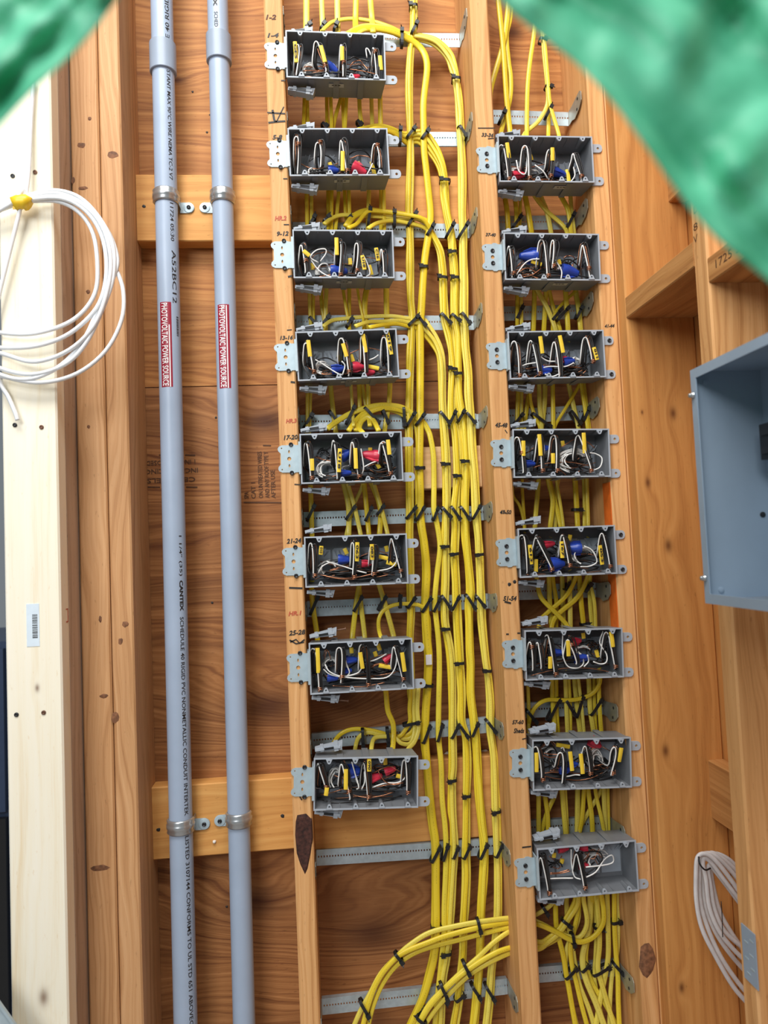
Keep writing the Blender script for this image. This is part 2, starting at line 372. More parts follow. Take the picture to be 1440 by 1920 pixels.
# blobs of glue along the top of the lower blocking, and knots / bark
def blob(u, v, Y, rx, rz, mat, parent, t=0.003, name='glue_blob', n=11, seed=0):
    r = random.Random(seed+int(u*7+v)); p = at(u, v, Y); mb = MB(); b0 = len(mb.v)
    ring = [(p.x+rx*cos(2*pi*i/n)*r.uniform(.75, 1.15), p.z+rz*sin(2*pi*i/n)*r.uniform(.75, 1.15)) for i in range(n)]
    for s_, yy in ((1.0, Y), (0.72, Y-t)):
        mb.v += [(p.x+(a-p.x)*s_, yy, p.z+(b-p.z)*s_) for a, b in ring]
    mb.f += [(i, (i+1) % n, n+(i+1) % n, n+i) for i in range(n)] + [tuple(range(n, 2*n))]
    return build(mb, name, mat, parent, smooth=True)
for u, v, rx, rz in ((290, 1474, .012, .006), (375, 1466, .014, .003), (402, 1464, .012, .003), (480, 1455, .02, .0025), (842, 1412, .01, .004), (908, 1410, .008, .006), (402, 1578, .004, .003)):
    blob(u, v, .138 if v < 1500 and v != 1578 else .102, rx, rz, 'foam', wall_back, .004)
# bark left on the edge of a stud
mb = MB(); ol = [(557, 1527), (574, 1524), (585, 1535), (587, 1570), (583, 1600), (577, 1630), (572, 1641), (563, 1622), (556, 1600), (553, 1565), (554, 1540)]
pl = [at(u, v, 0) for u, v in ol]; c0 = sum((Vector((p.x, p.z, 0)) for p in pl), Vector())/len(pl); n = len(pl)
for s_, yy in ((1.0, .0005), (0.86, -.0022), (0.5, -.0016)): mb.v += [(c0.x+(p.x-c0.x)*s_, yy, c0.y+(p.z-c0.y)*s_) for p in pl]
for k in range(2): mb.f += [(k*n+i, k*n+(i+1) % n, (k+1)*n+(i+1) % n, (k+1)*n+i) for i in range(n)]
mb.f.append(tuple(range(2*n, 3*n)))
bk = build(mb, 'bark', 'bark', stud1); bk['label'] = 'dark reddish brown bark patch on the stud edge'
blob(1213, 1800, -.0003, .016, .034, 'knotbrown', stud3, .002, 'knot', seed=3)
for u, v, rx, rz in ((645, 0, 0, 0), (212, 290, .011, .007), (216, 1345, .007, .012), (235, 1170, .006, .006), (226, 1202, .005, .006)):
    if rx: blob(u, v, -.0002, rx, rz, 'knotbrown', stud4 if u > 205 else stud5, .0004, 'knot')
for u, v, rx, rz in ((168, 222, .004, .004), (152, 272, .008, .006), (137, 338, .004, .007), (155, 353, .009, .004), (195, 1305, .008, .004), (187, 1628, .018, .006), (165, 547, .004, .004), (166, 800, .003, .004), (188, 1161, .003, .006)):
    blob(u, v, .0008, rx, rz, 'knotbrown', stud5, .0004, 'knot')
# orange paint streak on the inner side of the third stud
mb = MB()
za = atX(1139, 905, .579).z; zb = atX(1146, 1178, .576).z
mb.box(.5778, .5788, .004, .040, zb, za); build(mb, 'paint_mark', 'paint', stud3)['label'] = 'orange marking paint streak'

# ---- right hand wall, at a right angle
wall_right = build(MB().box(0.754, 0.766, -1.3, 0.0, 0.0, ZT), 'wall_right', 'plank'); tag(wall_right, 'wood sheathing of the right hand stud wall', kind='structure')
stud('stud', 0.6145, 0.7535, -0.038, -0.0005, 'plank', wall_right)
stud('corner_stud', 0.6150, 0.7535, 0.0, 0.038, 'stud', wall_right)
rw2 = stud('stud', 0.6140, 0.7535, -0.331, -0.292, 'stud', wall_right)
rw3 = stud('stud', 0.6140, 0.7535, -0.739, -0.701, 'stud', wall_right)
def rblock(x0, x1, y0, y1, z0, z1, mat='blocky'):
    return build(MB().stud(x0, x1, y0, y1, z0, z1, 0.002, 'Y'), 'blocking', mat, wall_right)
rb1 = rblock(0.614, 0.7530, -0.2918, -0.0382, 1.880, 1.922)
zc = atX(1326, 533, .614).z
rb2 = rblock(0.614, 0.7530, -0.7008, -0.3312, zc, zc+.040, 'blocky')
zc0 = at(1248, 380, -.038).z
rblock(0.716, 0.7530, -0.2918, -0.0382, zc0, zc0+.14, 'blocky')
zc1 = at(1327, 1535, -.038).z; zc2 = at(1325, 1425, -.038).z
rblock(0.722, 0.7530, -0.2918, -0.0382, zc1, zc2, 'blocky')
# wall frame pieces right of the second stud, seen above and below the panel
rblock(0.665, 0.7530, -0.345, -0.3315, 0.60, 1.36, 'stud'); 
def text_X(name, body, u, v, X, lenY, h, mat, parent, vertical=False):
    p = atX(u, v, X)
    if vertical: text_plane(name, body, (X, p.y, p.z), (0, 0, -1), (0, -1, 0), lenY, h, mat, parent)
    else: text_plane(name, body, (X, p.y, p.z), (0, -1, 0), (0, 0, 1), lenY, h, mat, parent)
for ch, v in (('D', 392), ('8', 425), ('V', 448)): text_X('handwriting', ch, 1304, v, .6137, .012, .012, 'inkbrown', rw2)
text_X('handwriting', '1725 37', 1368, 476, .6137, .075, .013, 'inkbrown', rb2)
# steel nail plate on the second stud of the right wall
p = atX(1406, 1793, .613)
t = thing('nail_plate', 'grey stamped steel nail plate on the edge of the right stud', 'nail plate', (0.6130, p.y, p.z))
build(MB().box(-.0008, .0008, -.017, .017, -.040, .040), 'plate', 'panel', t, world=False)
for i, (yy, zz) in enumerate(((-.008, .026), (.006, .018), (-.006, .004), (.007, -.006), (-.007, -.016), (.004, -.027))):
    build(MB().box(-.0014, -.0008, yy-.0045, yy+.0045, zz-.001, zz+.001), 'stamped_mark', 'zinc', t, world=False)

# ---- far background seen past the pale board on the left
t = thing('storage_cabinet', 'dark navy cabinet standing beyond the pale board at far left', 'cabinet', (-1.35, 0.9, 0))
build(MB().box(-.35, .40, 0, .5, 0, 1.22), 'body', 'navy', t, world=False)
build(MB().box(-.34, .39, -.02, 0, .03, .70), 'door', 'blackplastic', t, world=False)
build(MB().box(-.34, .39, -.02, 0, .72, 1.20), 'drawer_front', 'navy', t, world=False)
build(MB().box(-.05, .08, -.045, -.02, .60, .62), 'handle', 'chrome', t, world=False)
p = at(4, 1902, -.16)
t = thing('metal_sheet', 'light grey metal sheet corner leaning at the lower left', 'sheet metal', (p.x, -.16, p.z))
build(MB().prism([(-.20, -.20), (.055, -.075), (-.004, .016), (-.03, .055), (-.20, .10)], -.001, .001), 'sheet', 'zinc', t, world=False)
build(MB().prism([(.055, -.075), (.058, -.073), (-.027, .058), (-.03, .055)], -.004, .001), 'folded_edge', 'zinc', t, world=False)

# ---- handwriting and stamps on the wood
def hand(body, u, v, wpx, hpx, mat='ink', parent=None, rot=0, Y=-.0006, bold=.035, name='handwriting'):
    p = at(u, v, Y); s = .00104
    r = Vector((cos(rot), 0, sin(rot))); up = Vector((-sin(rot), 0, cos(rot)))
    text_plane(name, body, p, r, up, wpx*s, hpx*s, mat, parent, bold, .25)
def stroke(pts, w, mat, parent, Y=-.0006, name='pen_stroke'):
    mb = MB(); P = [at(u, v, Y) for u, v in pts]
    mb.tube([(p.x, Y, p.z) for p in P], w*.00052, .0003, 4, flat=True); build(mb, name, mat, parent)
for a in ((('1-2', 508, 32, 20, 10), 'inkbrown'), (('1-4', 512, 66, 22, 9), 'ink'), (('5-8', 520, 257, 19, 9), 'ink'), (('HR.2', 526, 409, 22, 9), 'inkred'), (('9-12', 530, 438, 22, 9), 'ink'),
          (('13-16', 537, 633, 24, 8), 'ink'), (('HR.3', 546, 789, 20, 8), 'inkred'), (('17-20', 545, 820, 26, 9), 'ink'), (('21-24', 551, 1014, 27, 9), 'ink'), (('HR.1', 553, 1150, 24, 8), 'inkred'), (('25-28', 557, 1186, 30, 9), 'ink')):
    hand(*a[0], mat=a[1], parent=stud1, rot=.03)
for pts, w in ((((501, 211), (535, 213)), 3.2), (((503, 230), (520, 228), (535, 227)), 4), (((511, 206), (514, 224), (517, 229)), 5), (((532, 200), (518, 229)), 2.5), (((532, 421), (542, 421)), 2.4), (((531, 335), (539, 335)), 2.4),
               (((542, 1102), (567, 1103)), 4), (((544, 1204), (555, 1199), (562, 1206), (571, 1199)), 3), (((543, 1200), (555, 1207), (570, 1204)), 3), (((540, 519), (548, 517)), 4), (((538, 619), (547, 618)), 2), (((552, 908), (566, 909)), 2.5), (((545, 716), (553, 717)), 4), (((527, 151), (535, 151)), 3), (((560, 1490), (566, 1500)), 3)):
    stroke(pts, w, 'ink', stud1)
for a in (('33-36', 914, 253, 24, 8), ('37-40', 920, 440, 20, 7), ('45-48', 940, 797, 24, 9), ('49-50', 948, 960, 22, 8), ('51-54', 956, 1122, 26, 9), ('57-60', 971, 1354, 22, 8), ('Sheds', 973, 1370, 20, 9)):
    hand(*a, parent=stud2, rot=-.05)
hand('41-44', 1143, 611, 20, 7, parent=stud3, rot=.03)
for pts, w in ((((896, 240), (928, 240)), 2), (((946, 1128), (958, 1131)), 4), (((915, 260), (926, 259)), 2), (((947, 806), (951, 812)), 2), (((979, 1386), (988, 1384)), 2), (((979, 1589), (996, 1587)), 3), (((949, 1189), (954, 1189)), 3), (((970, 1187), (976, 1187)), 3), (((938, 962), (958, 963)), 1)):
    stroke(pts, w, 'ink', stud2)
for u, v in ((955, 1096), (965, 1091)): blob(u, v, -.0002, .0038, .0038, 'ink', stud2, .0005, 'screw_hole')
# stamped lettering on the plywood, upside down and sideways as the sheet was nailed up
def stamp(body, u, v, wpx, hpx, right, up, mat='inkbrown'):
    s = .00109; text_plane('stamped_lettering', body, at(u, v, .1394), right, up, wpx*s, hpx*s, mat, wall_back, .012)
UD = ((-1, 0, 0), (0, 0, -1)); SW = ((0, 0, 1), (-1, 0, 0))
for b, v, w, uu in (('1 INCH EXPOSED', 867, 92, 320), ('INCH SPACING', 883, 98, 322), ('CE PANELS', 900, 90, 321)): stamp(b, uu, v, w, 9, *UD)
for u0, u1, v in ((298, 304, 853), (347, 366, 853), (349, 370, 913), (272, 300, 913), (457, 530, 942), (493, 508, 835)):
    stroke(((u0, v), (u1, v+.5)), 3, 'inkbrown', wall_back, .1395, 'stamp_line')
for b, u, v0, v1 in (('SPA', 462, 935, 922), ('CAT 1', 475, 935, 904), ('ON UNTREATED WIRES', 488, 935, 845), ('AND ANY ROOF TYPE Y', 500, 935, 845), ('AFTER USE', 512, 935, 880)):
    stamp(b, u, (v0+v1)/2, v0-v1, 8.5, *SW)

# ---- screws, label and marks of the pale board
def screw_head(u, v, Y, r, mat, parent, name='screw'):
    p = at(u, v, Y); mb = MB().lathe([(0, r), (.0012, r), (.0016, r*.6), (.0009, r*.35)], (p.x, Y, p.z), (0, -1, 0), 12); return build(mb, name, mat, parent, 'auto')
for u, v in ((24, 330), (66, 323), (28, 797), (78, 801), (31, 1340), (82, 1336)): screw_head(u, v, -.0956, .0038, 'screw' if u < 40 else 'rust', pale)
p = at(62, 1172, -.0957); lb = build(MB().box(p.x-.0105, p.x+.0105, -.0962, -.0956, p.z-.036, p.z+.036), 'label_sticker', 'stickblue', pale)
rr = random.Random(4); z = p.z+.018
while z > p.z-.022:
    h = rr.uniform(.0005, .0018); build(MB().box(p.x-.001, p.x+.0075, -.0964, -.0962, z-h, z), 'barcode_bar', 'ink', lb); z -= h+rr.uniform(.0008, .0018)
q = atX(125, 1154, -.4462); 
build(MB().box(-.4462, -.4455, q.y-.004, q.y+.006, q.z-.012, q.z-.010).box(-.4462, -.4455, q.y-.004, q.y+.006, q.z+.010, q.z+.012).box(-.4462, -.4455, q.y+.004, q.y+.006, q.z-.012, q.z+.012), 'pen_stroke', 'inkred', pale)

# ================================================================== conduits
def conduit(name, ptop, pbot, r, label):
    """a length of pipe between two room points"""
    a = Vector(ptop); b = Vector(pbot)
    t = thing(name, label, 'conduit', b, 'grey conduit pipes in the left bay')
    mb = MB(); mb.lathe([(0, r), ((a-b).length*.5, r), ((a-b).length, r)], b, a-b, 36); build(mb, 'pipe', 'pvc', t, 'auto'); return t
YP = .078
def pipe_pt(l, v):
    """point on a pipe's axis at photo row v"""
    (x0, z0), (x1, z1) = l; z = at(0, v, YP).z
    # row v at the pipe's own x: iterate
    u = 330
    for _ in range(4):
        z = at(u, v, YP).z; x = x0+(x1-x0)*(z-z0)/(z1-z0); q = Vector((x, YP, z))-CPOS; u = 720+FPX*q.dot(CR)/q.dot(CDIR)
    return Vector((x, YP, z))
def L2(u0, v0, u1, v1):
    a = at(u0, v0, YP); b = at(u1, v1, YP); return ((a.x, a.z), (b.x, b.z))
PL = L2(303.5, 20, 347.5, 1900); PR = L2(408.5, 20, 456, 1850)
RL, RR = .0222, .0212
zlo, zhi = .30, 2.78
def along(l, z): (x0, z0), (x1, z1) = l; return Vector((x0+(x1-x0)*(z-z0)/(z1-z0), YP, z))
jl = pipe_pt(PL, 134); jr = pipe_pt(PR, 115)
cl_u = conduit('conduit', along(PL, zhi), along(PL, jl.z+.05), RL, 'upper grey conduit length above the left coupling, printed upside down')
cl_l = conduit('conduit', along(PL, jl.z+.05), along(PL, zlo), RL, 'long left grey conduit with black print and red photovoltaic sticker')
cr_u = conduit('conduit', along(PR, zhi), along(PR, jr.z+.05), RR, 'upper grey conduit length above the right coupling')
cr_l = conduit('conduit', along(PR, jr.z+.05), along(PR, zlo), RR, 'long right grey conduit with red photovoltaic sticker and no print')
for l, r, v0, v1, lab in ((PL, RL, 84, 138, 'grey coupling sleeve on the left conduit'), (PR, RR, 68, 118, 'grey coupling sleeve on the right conduit')):
    a = pipe_pt(l, v0); b = pipe_pt(l, v1); R2 = r+.0045; Ln = (a-b).length
    t = thing('pipe_coupling', lab, 'coupling', b, 'grey coupling sleeves')
    build(MB().lathe([(0, r+.0004), (0, R2-.0008), (.001, R2), (Ln*.5, R2), (Ln-.001, R2), (Ln, R2-.0012), (Ln, r+.0004)], b, a-b, 36), 'sleeve', 'pvc2', t, 'auto')
def on_pipe(l, r, v0, v1, off, hgt, body, mat, parent, name='printed_text', flip=False, bold=0.008, lift=.00035):
    """text that runs along a pipe from photo row v0 to v1; off = arc offset (m) to the right of the pipe's front"""
    a = pipe_pt(l, v0); b = pipe_pt(l, v1); V, Fc = text_verts(body, bold); ax = b-a; vv = []
    bm = bmesh.new(); bv = [bm.verts.new((p, q, 0)) for p, q in V]
    for fc in Fc:
        try: bm.faces.new([bv[i] for i in fc])
        except ValueError: pass
    for k in range(1, 7): bmesh.ops.bisect_plane(bm, geom=bm.verts[:]+bm.edges[:]+bm.faces[:], plane_co=(0, k/7, 0), plane_no=(0, 1, 0))
    bm.verts.index_update(); V = [(w.co.x, w.co.y) for w in bm.verts]; Fc = [tuple(w.index for w in fc.verts) for fc in bm.faces]; bm.free()
    front = atan2(CPOS.y-YP, CPOS.x-a.x)            # direction from pipe axis to the viewer side, about Z
    for s_, q in V:
        if flip: s_ = 1-s_; q = 1-q
        P = a+ax*s_; ang = front+(off+(q-.5)*hgt)/r
        vv.append((P.x+(r+lift)*cos(ang), P.y+(r+lift)*sin(ang), P.z))
    return link(name, flat_mesh(name, vv, Fc, mat, wpos(parent)), parent)
def patch(l, r, v0, v1, o0, o1, mat, parent, name, lift=.0002, n=8):
    a = pipe_pt(l, v0); b = pipe_pt(l, v1); front = atan2(CPOS.y-YP, CPOS.x-a.x); vv = []; ff = []
    for i in range(n+1):
        ang = front+(o0+(o1-o0)*i/n)/r
        for P in (a, b): vv.append((P.x+(r+lift)*cos(ang), P.y+(r+lift)*sin(ang), P.z))
    ff = [(2*i, 2*i+1, 2*i+3, 2*i+2) for i in range(n)]
    return link(name, flat_mesh(name, vv, ff, mat, wpos(parent)), parent)
on_pipe(PL, RL, -12, 91, .010, .0086, 'LE 40 RIGID N', 'ink', cl_u, flip=True)
on_pipe(PL, RL, 142, 345, .0105, .0078, 'STANT MAX 90\u00b0C WIRE NEMA TC-2 V7', 'ink', cl_l)
on_pipe(PL, RL, 388, 459, .0105, .0074, '11724 05:30', 'ink', cl_l)
on_pipe(PL, RL, 476, 574, .0125, .0092, 'A52BC12', 'ink', cl_l)
on_pipe(PL, RL, 1005, 1080, .011, .0074, '1 1/4" (35)', 'ink', cl_l)
on_pipe(PL, RL, 1088, 1145, .0115, .0078, 'CANTEX', 'ink', cl_l, bold=.045)
on_pipe(PL, RL, 1156, 1524, .011, .0078, 'SCHEDULE 40 RIGID PVC NONMETALLIC CONDUIT INTERTEK', 'ink', cl_l)
on_pipe(PL, RL, 1562, 1935, .011, .0078, 'LISTED 3107144 CONFORMS TO UL STD 651 ABOVEGRO', 'ink', cl_l)
on_pipe(PR, RR, -40, 26, -.005, .0082, 'CANTEX', 'ink', cr_u, bold=.045)
on_pipe(PR, RR, 36, 64, -.004, .0074, 'SCHED', 'ink', cr_u)
v = 598; rr = random.Random(2)
while v < 634: h = rr.uniform(.8, 2.0); patch(PL, RL, v, v+h, .0150, .0205, 'ink', cl_l, 'barcode_bar'); v += h+rr.uniform(.8, 1.6)
for l, r, par, v0, v1, o0, o1, nm in ((PL, RL, cl_l, 573, 730, -.0185, .0045, 0), (PR, RR, cr_l, 577, 732, -.0170, .0070, 1)):
    sk = patch(l, r, v0, v1, o0, o1, 'stickred', par, 'warning_sticker'); sk['label'] = 'red sticker reading PHOTOVOLTAIC POWER SOURCE'
    on_pipe(l, r, v0+2, v1-2, o0+.0095, .0120, 'PHOTOVOLTAIC POWER SOURCE', 'stickwhite', sk, 'white_lettering', bold=.012, lift=.0006)
    patch(l, r, v0+(42 if nm == 0 else 2), v1, o0+.0175, o0+.0195, 'stickwhite', sk, 'white_stripe', lift=.0005, n=2)
# ---- conduit clamps
def clamp(l, r, v, side, label):
    c = pipe_pt(l, v); t = thing('conduit_clamp', label, 'pipe clamp', c, 'steel one hole conduit clamps')
    mb = MB(); R1 = r+.0006; hh = .014; prof = [(-hh, 0), (-hh+.003, .0028), (-.006, .0012), (-.0035, .0034), (.0035, .0034), (.006, .0012), (hh-.003, .0028), (hh, 0)]
    n = 26; b0 = 0; m = len(prof)
    for i in range(n+1):
        a = pi*1.02*i/n+pi*.99   # front half (-Y side)
        for z, e in prof: mb.v.append(((R1+e+.001)*cos(a), (R1+e+.001)*sin(a), z))
        for z, e in prof: mb.v.append((R1*cos(a), R1*sin(a), z))
    for i in range(n):
        for k in range(m-1):
            A = i*2*m; Bq = (i+1)*2*m
            mb.f.append((A+k, A+k+1, Bq+k+1, Bq+k)); mb.f.append((A+m+k, Bq+m+k, Bq+m+k+1, A+m+k+1))
        mb.f.append((A, Bq, Bq+m, A+m)); mb.f.append((A+m-1, A+2*m-1, Bq+2*m-1, Bq+m-1))
    build(mb, 'band', 'chrome', t, True, world=False)
    # foot: leg running back to the blocking and a rounded tab with a screw
    x0 = side*R1; yb = .1015-YP
    build(MB().box(min(x0, x0+side*.002), max(x0, x0+side*.002), -.004, yb, -.013, .011), 'leg', 'chrome', t, world=False)
    pl = [(0, -.011), (.016, -.011)]+[(.018+.011*cos(a), .011*sin(a)) for a in [(-80+20*i)*pi/180 for i in range(9)]]+[(.016, .011), (0, .011)]
    pl = [(x0+side*a, b-.010) for a, b in pl]
    if side < 0: pl = pl[::-1]
    build(MB().prism(pl, yb-.002, yb), 'tab', 'zinc', t, world=False)
    xs = x0+side*.018
    build(MB().lathe([(0, .0105), (.0012, .0105), (.0016, .009)], (xs, yb-.002, -.010), (0, -1, 0), 20), 'washer', 'zinc', t, 'auto', world=False)
    build(MB().lathe([(0, .0042), (.002, .0042), (.003, .003), (.0018, .0015)], (xs, yb-.0035, -.010), (0, -1, 0), 12), 'screw', 'screw', t, 'auto', world=False)
clamp(PL, RL, 371, 1, 'upper steel clamp holding the left conduit'); clamp(PR, RR, 371, -1, 'upper steel clamp holding the right conduit')
clamp(PL, RL, 1546, 1, 'lower steel clamp holding the left conduit'); clamp(PR, RR, 1534, -1, 'lower steel clamp holding the right conduit')
for u, v in ((270, 387), (297, 1556), (530, 1530)): blob(u, v, .1018, .004, .004, 'ink', fb1 if v < 500 else fb2, .0006, 'nail_head')
for u, v in ((416, 610), (405, 783), (415, 575), (394, 215), (361, 172), (388, 248), (398, 1130), (425, 1700)): blob(u, v, .1396, .0025, .0025, 'ink', wall_back, .0006, 'nail_hole')

# ================================================================== coil of white cable hung on the pale board
cp = at(40, 380, -.118)
coil = thing('cable_coil', 'coiled white cable bound with yellow tape on the pale board', 'cable', (cp.x, -.118, cp.z))
pts = [at(63, 150, -.104), at(58, 230, -.104), at(54, 320, -.108), at(49, 365, -.114)]
loops = [[(56, 376), (110, 378), (150, 400), (175, 440), (183, 500), (178, 550), (150, 590), (105, 615), (40, 627), (-40, 612)],
  [(56, 374), (115, 372), (160, 395), (190, 440), (200, 500), (190, 560), (160, 602), (110, 636), (40, 652), (-40, 640)],
  [(56, 372), (120, 370), (165, 392), (195, 432), (208, 490), (200, 550), (175, 612), (130, 656), (70, 678), (20, 668), (-40, 640)],
  [(55, 369), (110, 363), (160, 385), (200, 430), (219, 478), (216, 512), (190, 562), (160, 632), (115, 684), (60, 710), (5, 704), (-50, 670)],
  [(56, 366), (103, 357), (150, 371), (188, 411), (212, 462), (212, 520), (192, 580), (160, 645), (120, 684), (60, 702), (0, 690), (-50, 660)],
  [(56, 371), (118, 368), (168, 400), (198, 452), (216, 500), (231, 545), (228, 600), (198, 658), (145, 700), (80, 717), (15, 708), (-50, 680)]]
for i, lp in enumerate(loops):
    n_ = len(lp)
    for j_, (u, v) in enumerate(lp): pts.append(at(u, v, -.112-.0035*((i*2) % 5)*sin(pi*(j_+.5)/n_)-.003*(i % 2)))
    pts += [at(-95, 560, -.112-.002*i), at(-85, 470, -.112-.002*i), at(-30, 410+i, -.113), at(26, 384-i, -.114-.0015*i), at(42, 377-i, -.116)]
pts += [at(-20, 640, -.11), at(0, 715, -.108), at(16, 745, -.106), at(29, 775, -.106), at(33, 788, -.106)]
build(MB().tube(smooth_path(pts, 5), .0037, .0037, 8), 'cable', 'whitecable', coil, True)
mb = MB().tube([at(26, 383, -.118), at(36, 379, -.118), at(46, 378, -.118), at(54, 383, -.118)], .0125, .0115, 10)
build(mb, 'tape', 'tape', coil, True)
mb = MB().box(cp.x-.014, cp.x-.008, -.1195, -.1180, cp.z-.012, cp.z+.008); build(mb, 'tape_end', 'tape', coil)
# ================================================================== white cables hanging in the right wall
cp = at(1312, 1610, -.12)
lw = [([(1440, 1730), (1400, 1690), (1365, 1642), (1340, 1612), (1322, 1601), (1308, 1608), (1305, 1640), (1306, 1690), (1316, 1740), (1340, 1790), (1375, 1850), (1410, 1890)], 0),
      ([(1440, 1712), (1402, 1672), (1370, 1632), (1343, 1606), (1326, 1600), (1313, 1608), (1311, 1640), (1313, 1690), (1327, 1740), (1352, 1795), (1390, 1850), (1420, 1880)], .008),
      ([(1440, 1700), (1404, 1660), (1372, 1624), (1345, 1603), (1330, 1600), (1318, 1611), (1318, 1645), (1322, 1695), (1340, 1745), (1370, 1790), (1410, 1835)], .016),
      ([(1440, 1740), (1398, 1700), (1358, 1650), (1336, 1620), (1322, 1609), (1318, 1620), (1324, 1650), (1330, 1700), (1348, 1745), (1380, 1785), (1420, 1820)], .004),
      ([(1440, 1745), (1396, 1704), (1362, 1660), (1340, 1632), (1330, 1622), (1328, 1635), (1332, 1660), (1340, 1705), (1358, 1745), (1390, 1775), (1420, 1800)], .010),
      ([(1430, 1690), (1400, 1650), (1372, 1616), (1348, 1602), (1334, 1604), (1332, 1625), (1338, 1665), (1350, 1710), (1372, 1750), (1400, 1790)], .022)]
wc = thing('white_cable_bundle', 'bundle of dusty white cables looping through the right wall', 'cable', cp)
for pts, dy in lw: build(MB().tube(smooth_path([at(u, v, -.13+dy*1.3) for u, v in pts], 5), .0042, .0030, 8), 'cable', 'greycable', wc, True)
build(MB().tube(smooth_path([at(1310, 1606, -.15), at(1312, 1620, -.155), at(1322, 1631, -.155), at(1332, 1628, -.15)], 4), .0015, .0015, 6), 'wire_tie', 'tie', wc, True)
build(MB().tube(smooth_path([at(1352, 1690, -.14), at(1354, 1720, -.14), at(1355, 1757, -.14)], 4), .0008, .0008, 5), 'tie_tail', 'tie', wc, True)

# ================================================================== electrical panel on the right wall
PX0, PX1, PY0, PY1, PZ0, PZ1 = .514, .6138, -.441, -.800, 1.358, 1.675
ep = thing('breaker_box', 'open blue grey metal breaker box on the right wall', 'breaker box', (PX1, -.62, PZ0))
mb = MB(); th = .0016
mb.box(PX1-th, PX1, PY1, PY0, PZ0, PZ1)            # back
build(mb, 'back', 'panel', ep)
build(MB().box(PX0, PX1-th, PY0-th, PY0, PZ0, PZ1), 'side', 'panel', ep)
build(MB().box(PX0, PX1-th, PY1, PY1+th, PZ0, PZ1), 'side', 'panel', ep)
build(MB().box(PX0, PX1-th, PY1+th, PY0-th, PZ1-th, PZ1), 'top', 'panel', ep)
build(MB().box(PX0, PX1-th, PY1+th, PY0-th, PZ0, PZ0+th), 'bottom', 'panel', ep)
fl = .013
for nm, (y0, y1, z0, z1) in (('front_lip', (PY0-.0125, PY0, PZ0, PZ1)), ('front_lip', (PY1, PY1+.0125, PZ0, PZ1)), ('front_lip', (PY1+.0125, PY0-.0125, PZ1-fl, PZ1)), ('front_lip', (PY1+.0125, PY0-.0125, PZ0, PZ0+fl))):
    build(MB().box(PX0-.0016, PX0, y0, y1, z0, z1), nm, 'panel', ep)
for u, v in ((1299, 741), (1321, 1084)):
    q = atX(u, v, PX0-.003); build(MB().lathe([(0, .0045), (.003, .0042), (.0045, .003), (.0062, .003), (.0072, .0015)], (PX0-.0016, q.y, q.z), (-1, .35, 0), 12), 'cover_screw', 'chrome', ep, 'auto')
for u, v in ((1322, 716), (1352, 1106), (1430, 965)):
    q = at(u, v, PY0-.0018); build(MB().lathe([(0, .004), (.001, .004), (.0015, .002)], (q.x, PY0-.0016, q.z), (0, -1, 0), 10), 'dimple', 'panel' if v != 965 else 'screw', ep, 'auto')
BY = atX(1424, 815, PX1-.030).y
brk = build(MB().box(PX1-.030, PX1-th, -.62, BY, 1.545, 1.592), 'busbar_block', 'blackplastic', ep)
build(MB().box(PX1-.034, PX1-.030, -.60, BY-.006, 1.552, 1.560).box(PX1-.034, PX1-.030, -.60, BY-.006, 1.576, 1.584), 'terminal', 'screw', brk)
build(MB().tube(smooth_path([(PX1-.012, BY-.008, 1.590), (PX1-.016, BY-.006, 1.602), (PX1-.008, BY-.004, 1.606), (PX1-.004, BY-.008, 1.590)], 4), .0018, .0018, 6), 'wire_loop', 'black', brk, True)
build(MB().box(PX0+.03, PX1-.02, -.60, -.46, PZ0+th, PZ0+.007), 'knockout_strip', 'chrome', ep)
# ================================================================== steel cable support straps across the bays
ORD = ['first', 'second', 'third', 'fourth', 'fifth', 'sixth', 'seventh', 'eighth', 'ninth', 'tenth', 'eleventh', 'twelfth', 'thirteenth', 'fourteenth']
YS = .098
def rail_mesh(w, mat='steel'):
    """a channel with a real row of punched holes; local x 0..w, z -.0155...0155"""
    mb = MB(); h = .0155; d = .0012; zh = .002; hh = .0018
    mb.box(0, w, 0, d, zh+hh, h); mb.box(0, w, 0, d, -h, zh-hh)
    x = 0; pitch = .0056
    while x < w-.0001:
        mb.box(x, min(x+pitch-.0026, w), 0, d, zh-hh, zh+hh); x += pitch
    mb.box(0, w, d, .010, h-d, h)
    return mb
def ear_mesh(side):
    """plate lying on a stud's side, local x=0 at the stud face, y relative to the rail"""
    pl = [(.0, -.0155), (.0, .0155), (-.020, .0155), (-.066, .020), (-.074, .014), (-.074, -.004), (-.058, -.016), (-.034, -.0215), (-.02, -.0155)]
    return MB().prism(pl, -.0006, .0006, 'X')
def strap(x0, x1, z, tilt, label, group, slide=None):
    t = thing('cable_support_strap', label, 'strap', (x0, YS, z), group); w = x1-x0
    t.rotation_euler = (0, tilt, 0)
    link('rail', rail_mesh(w-.004).mesh('rail', 'steel'), t, (.002, 0, 0))
    sl = MB(); sl.box(.006, w*.40, -.0012, -.0002, -.0150, .0145 if slide is None else slide)
    if slide is not None: link('sliding_rail', rail_mesh(w*.42).mesh('sliding_rail', 'steel'), t, (.003 if slide == 0 else w*.56, -.0016, .0008))
    for sx, nm in ((.0008, 'end_plate'), (w-.0008, 'end_plate')):
        e = link(nm, ear_mesh(1).mesh('end_plate', 'steel_dull'), t, (sx, 0, 0))
        for yy, zz in ((-.055, .010), (-.050, -.010)):
            nl = MB().lathe([(0, .003), (.0009, .0028), (.0012, .001)], ((.0006 if sx < .1 else -.0006), yy, zz), ((1 if sx < .1 else -1), 0, 0), 8)
            link('nail', nl.mesh('nail', 'screw'), e)
    return t
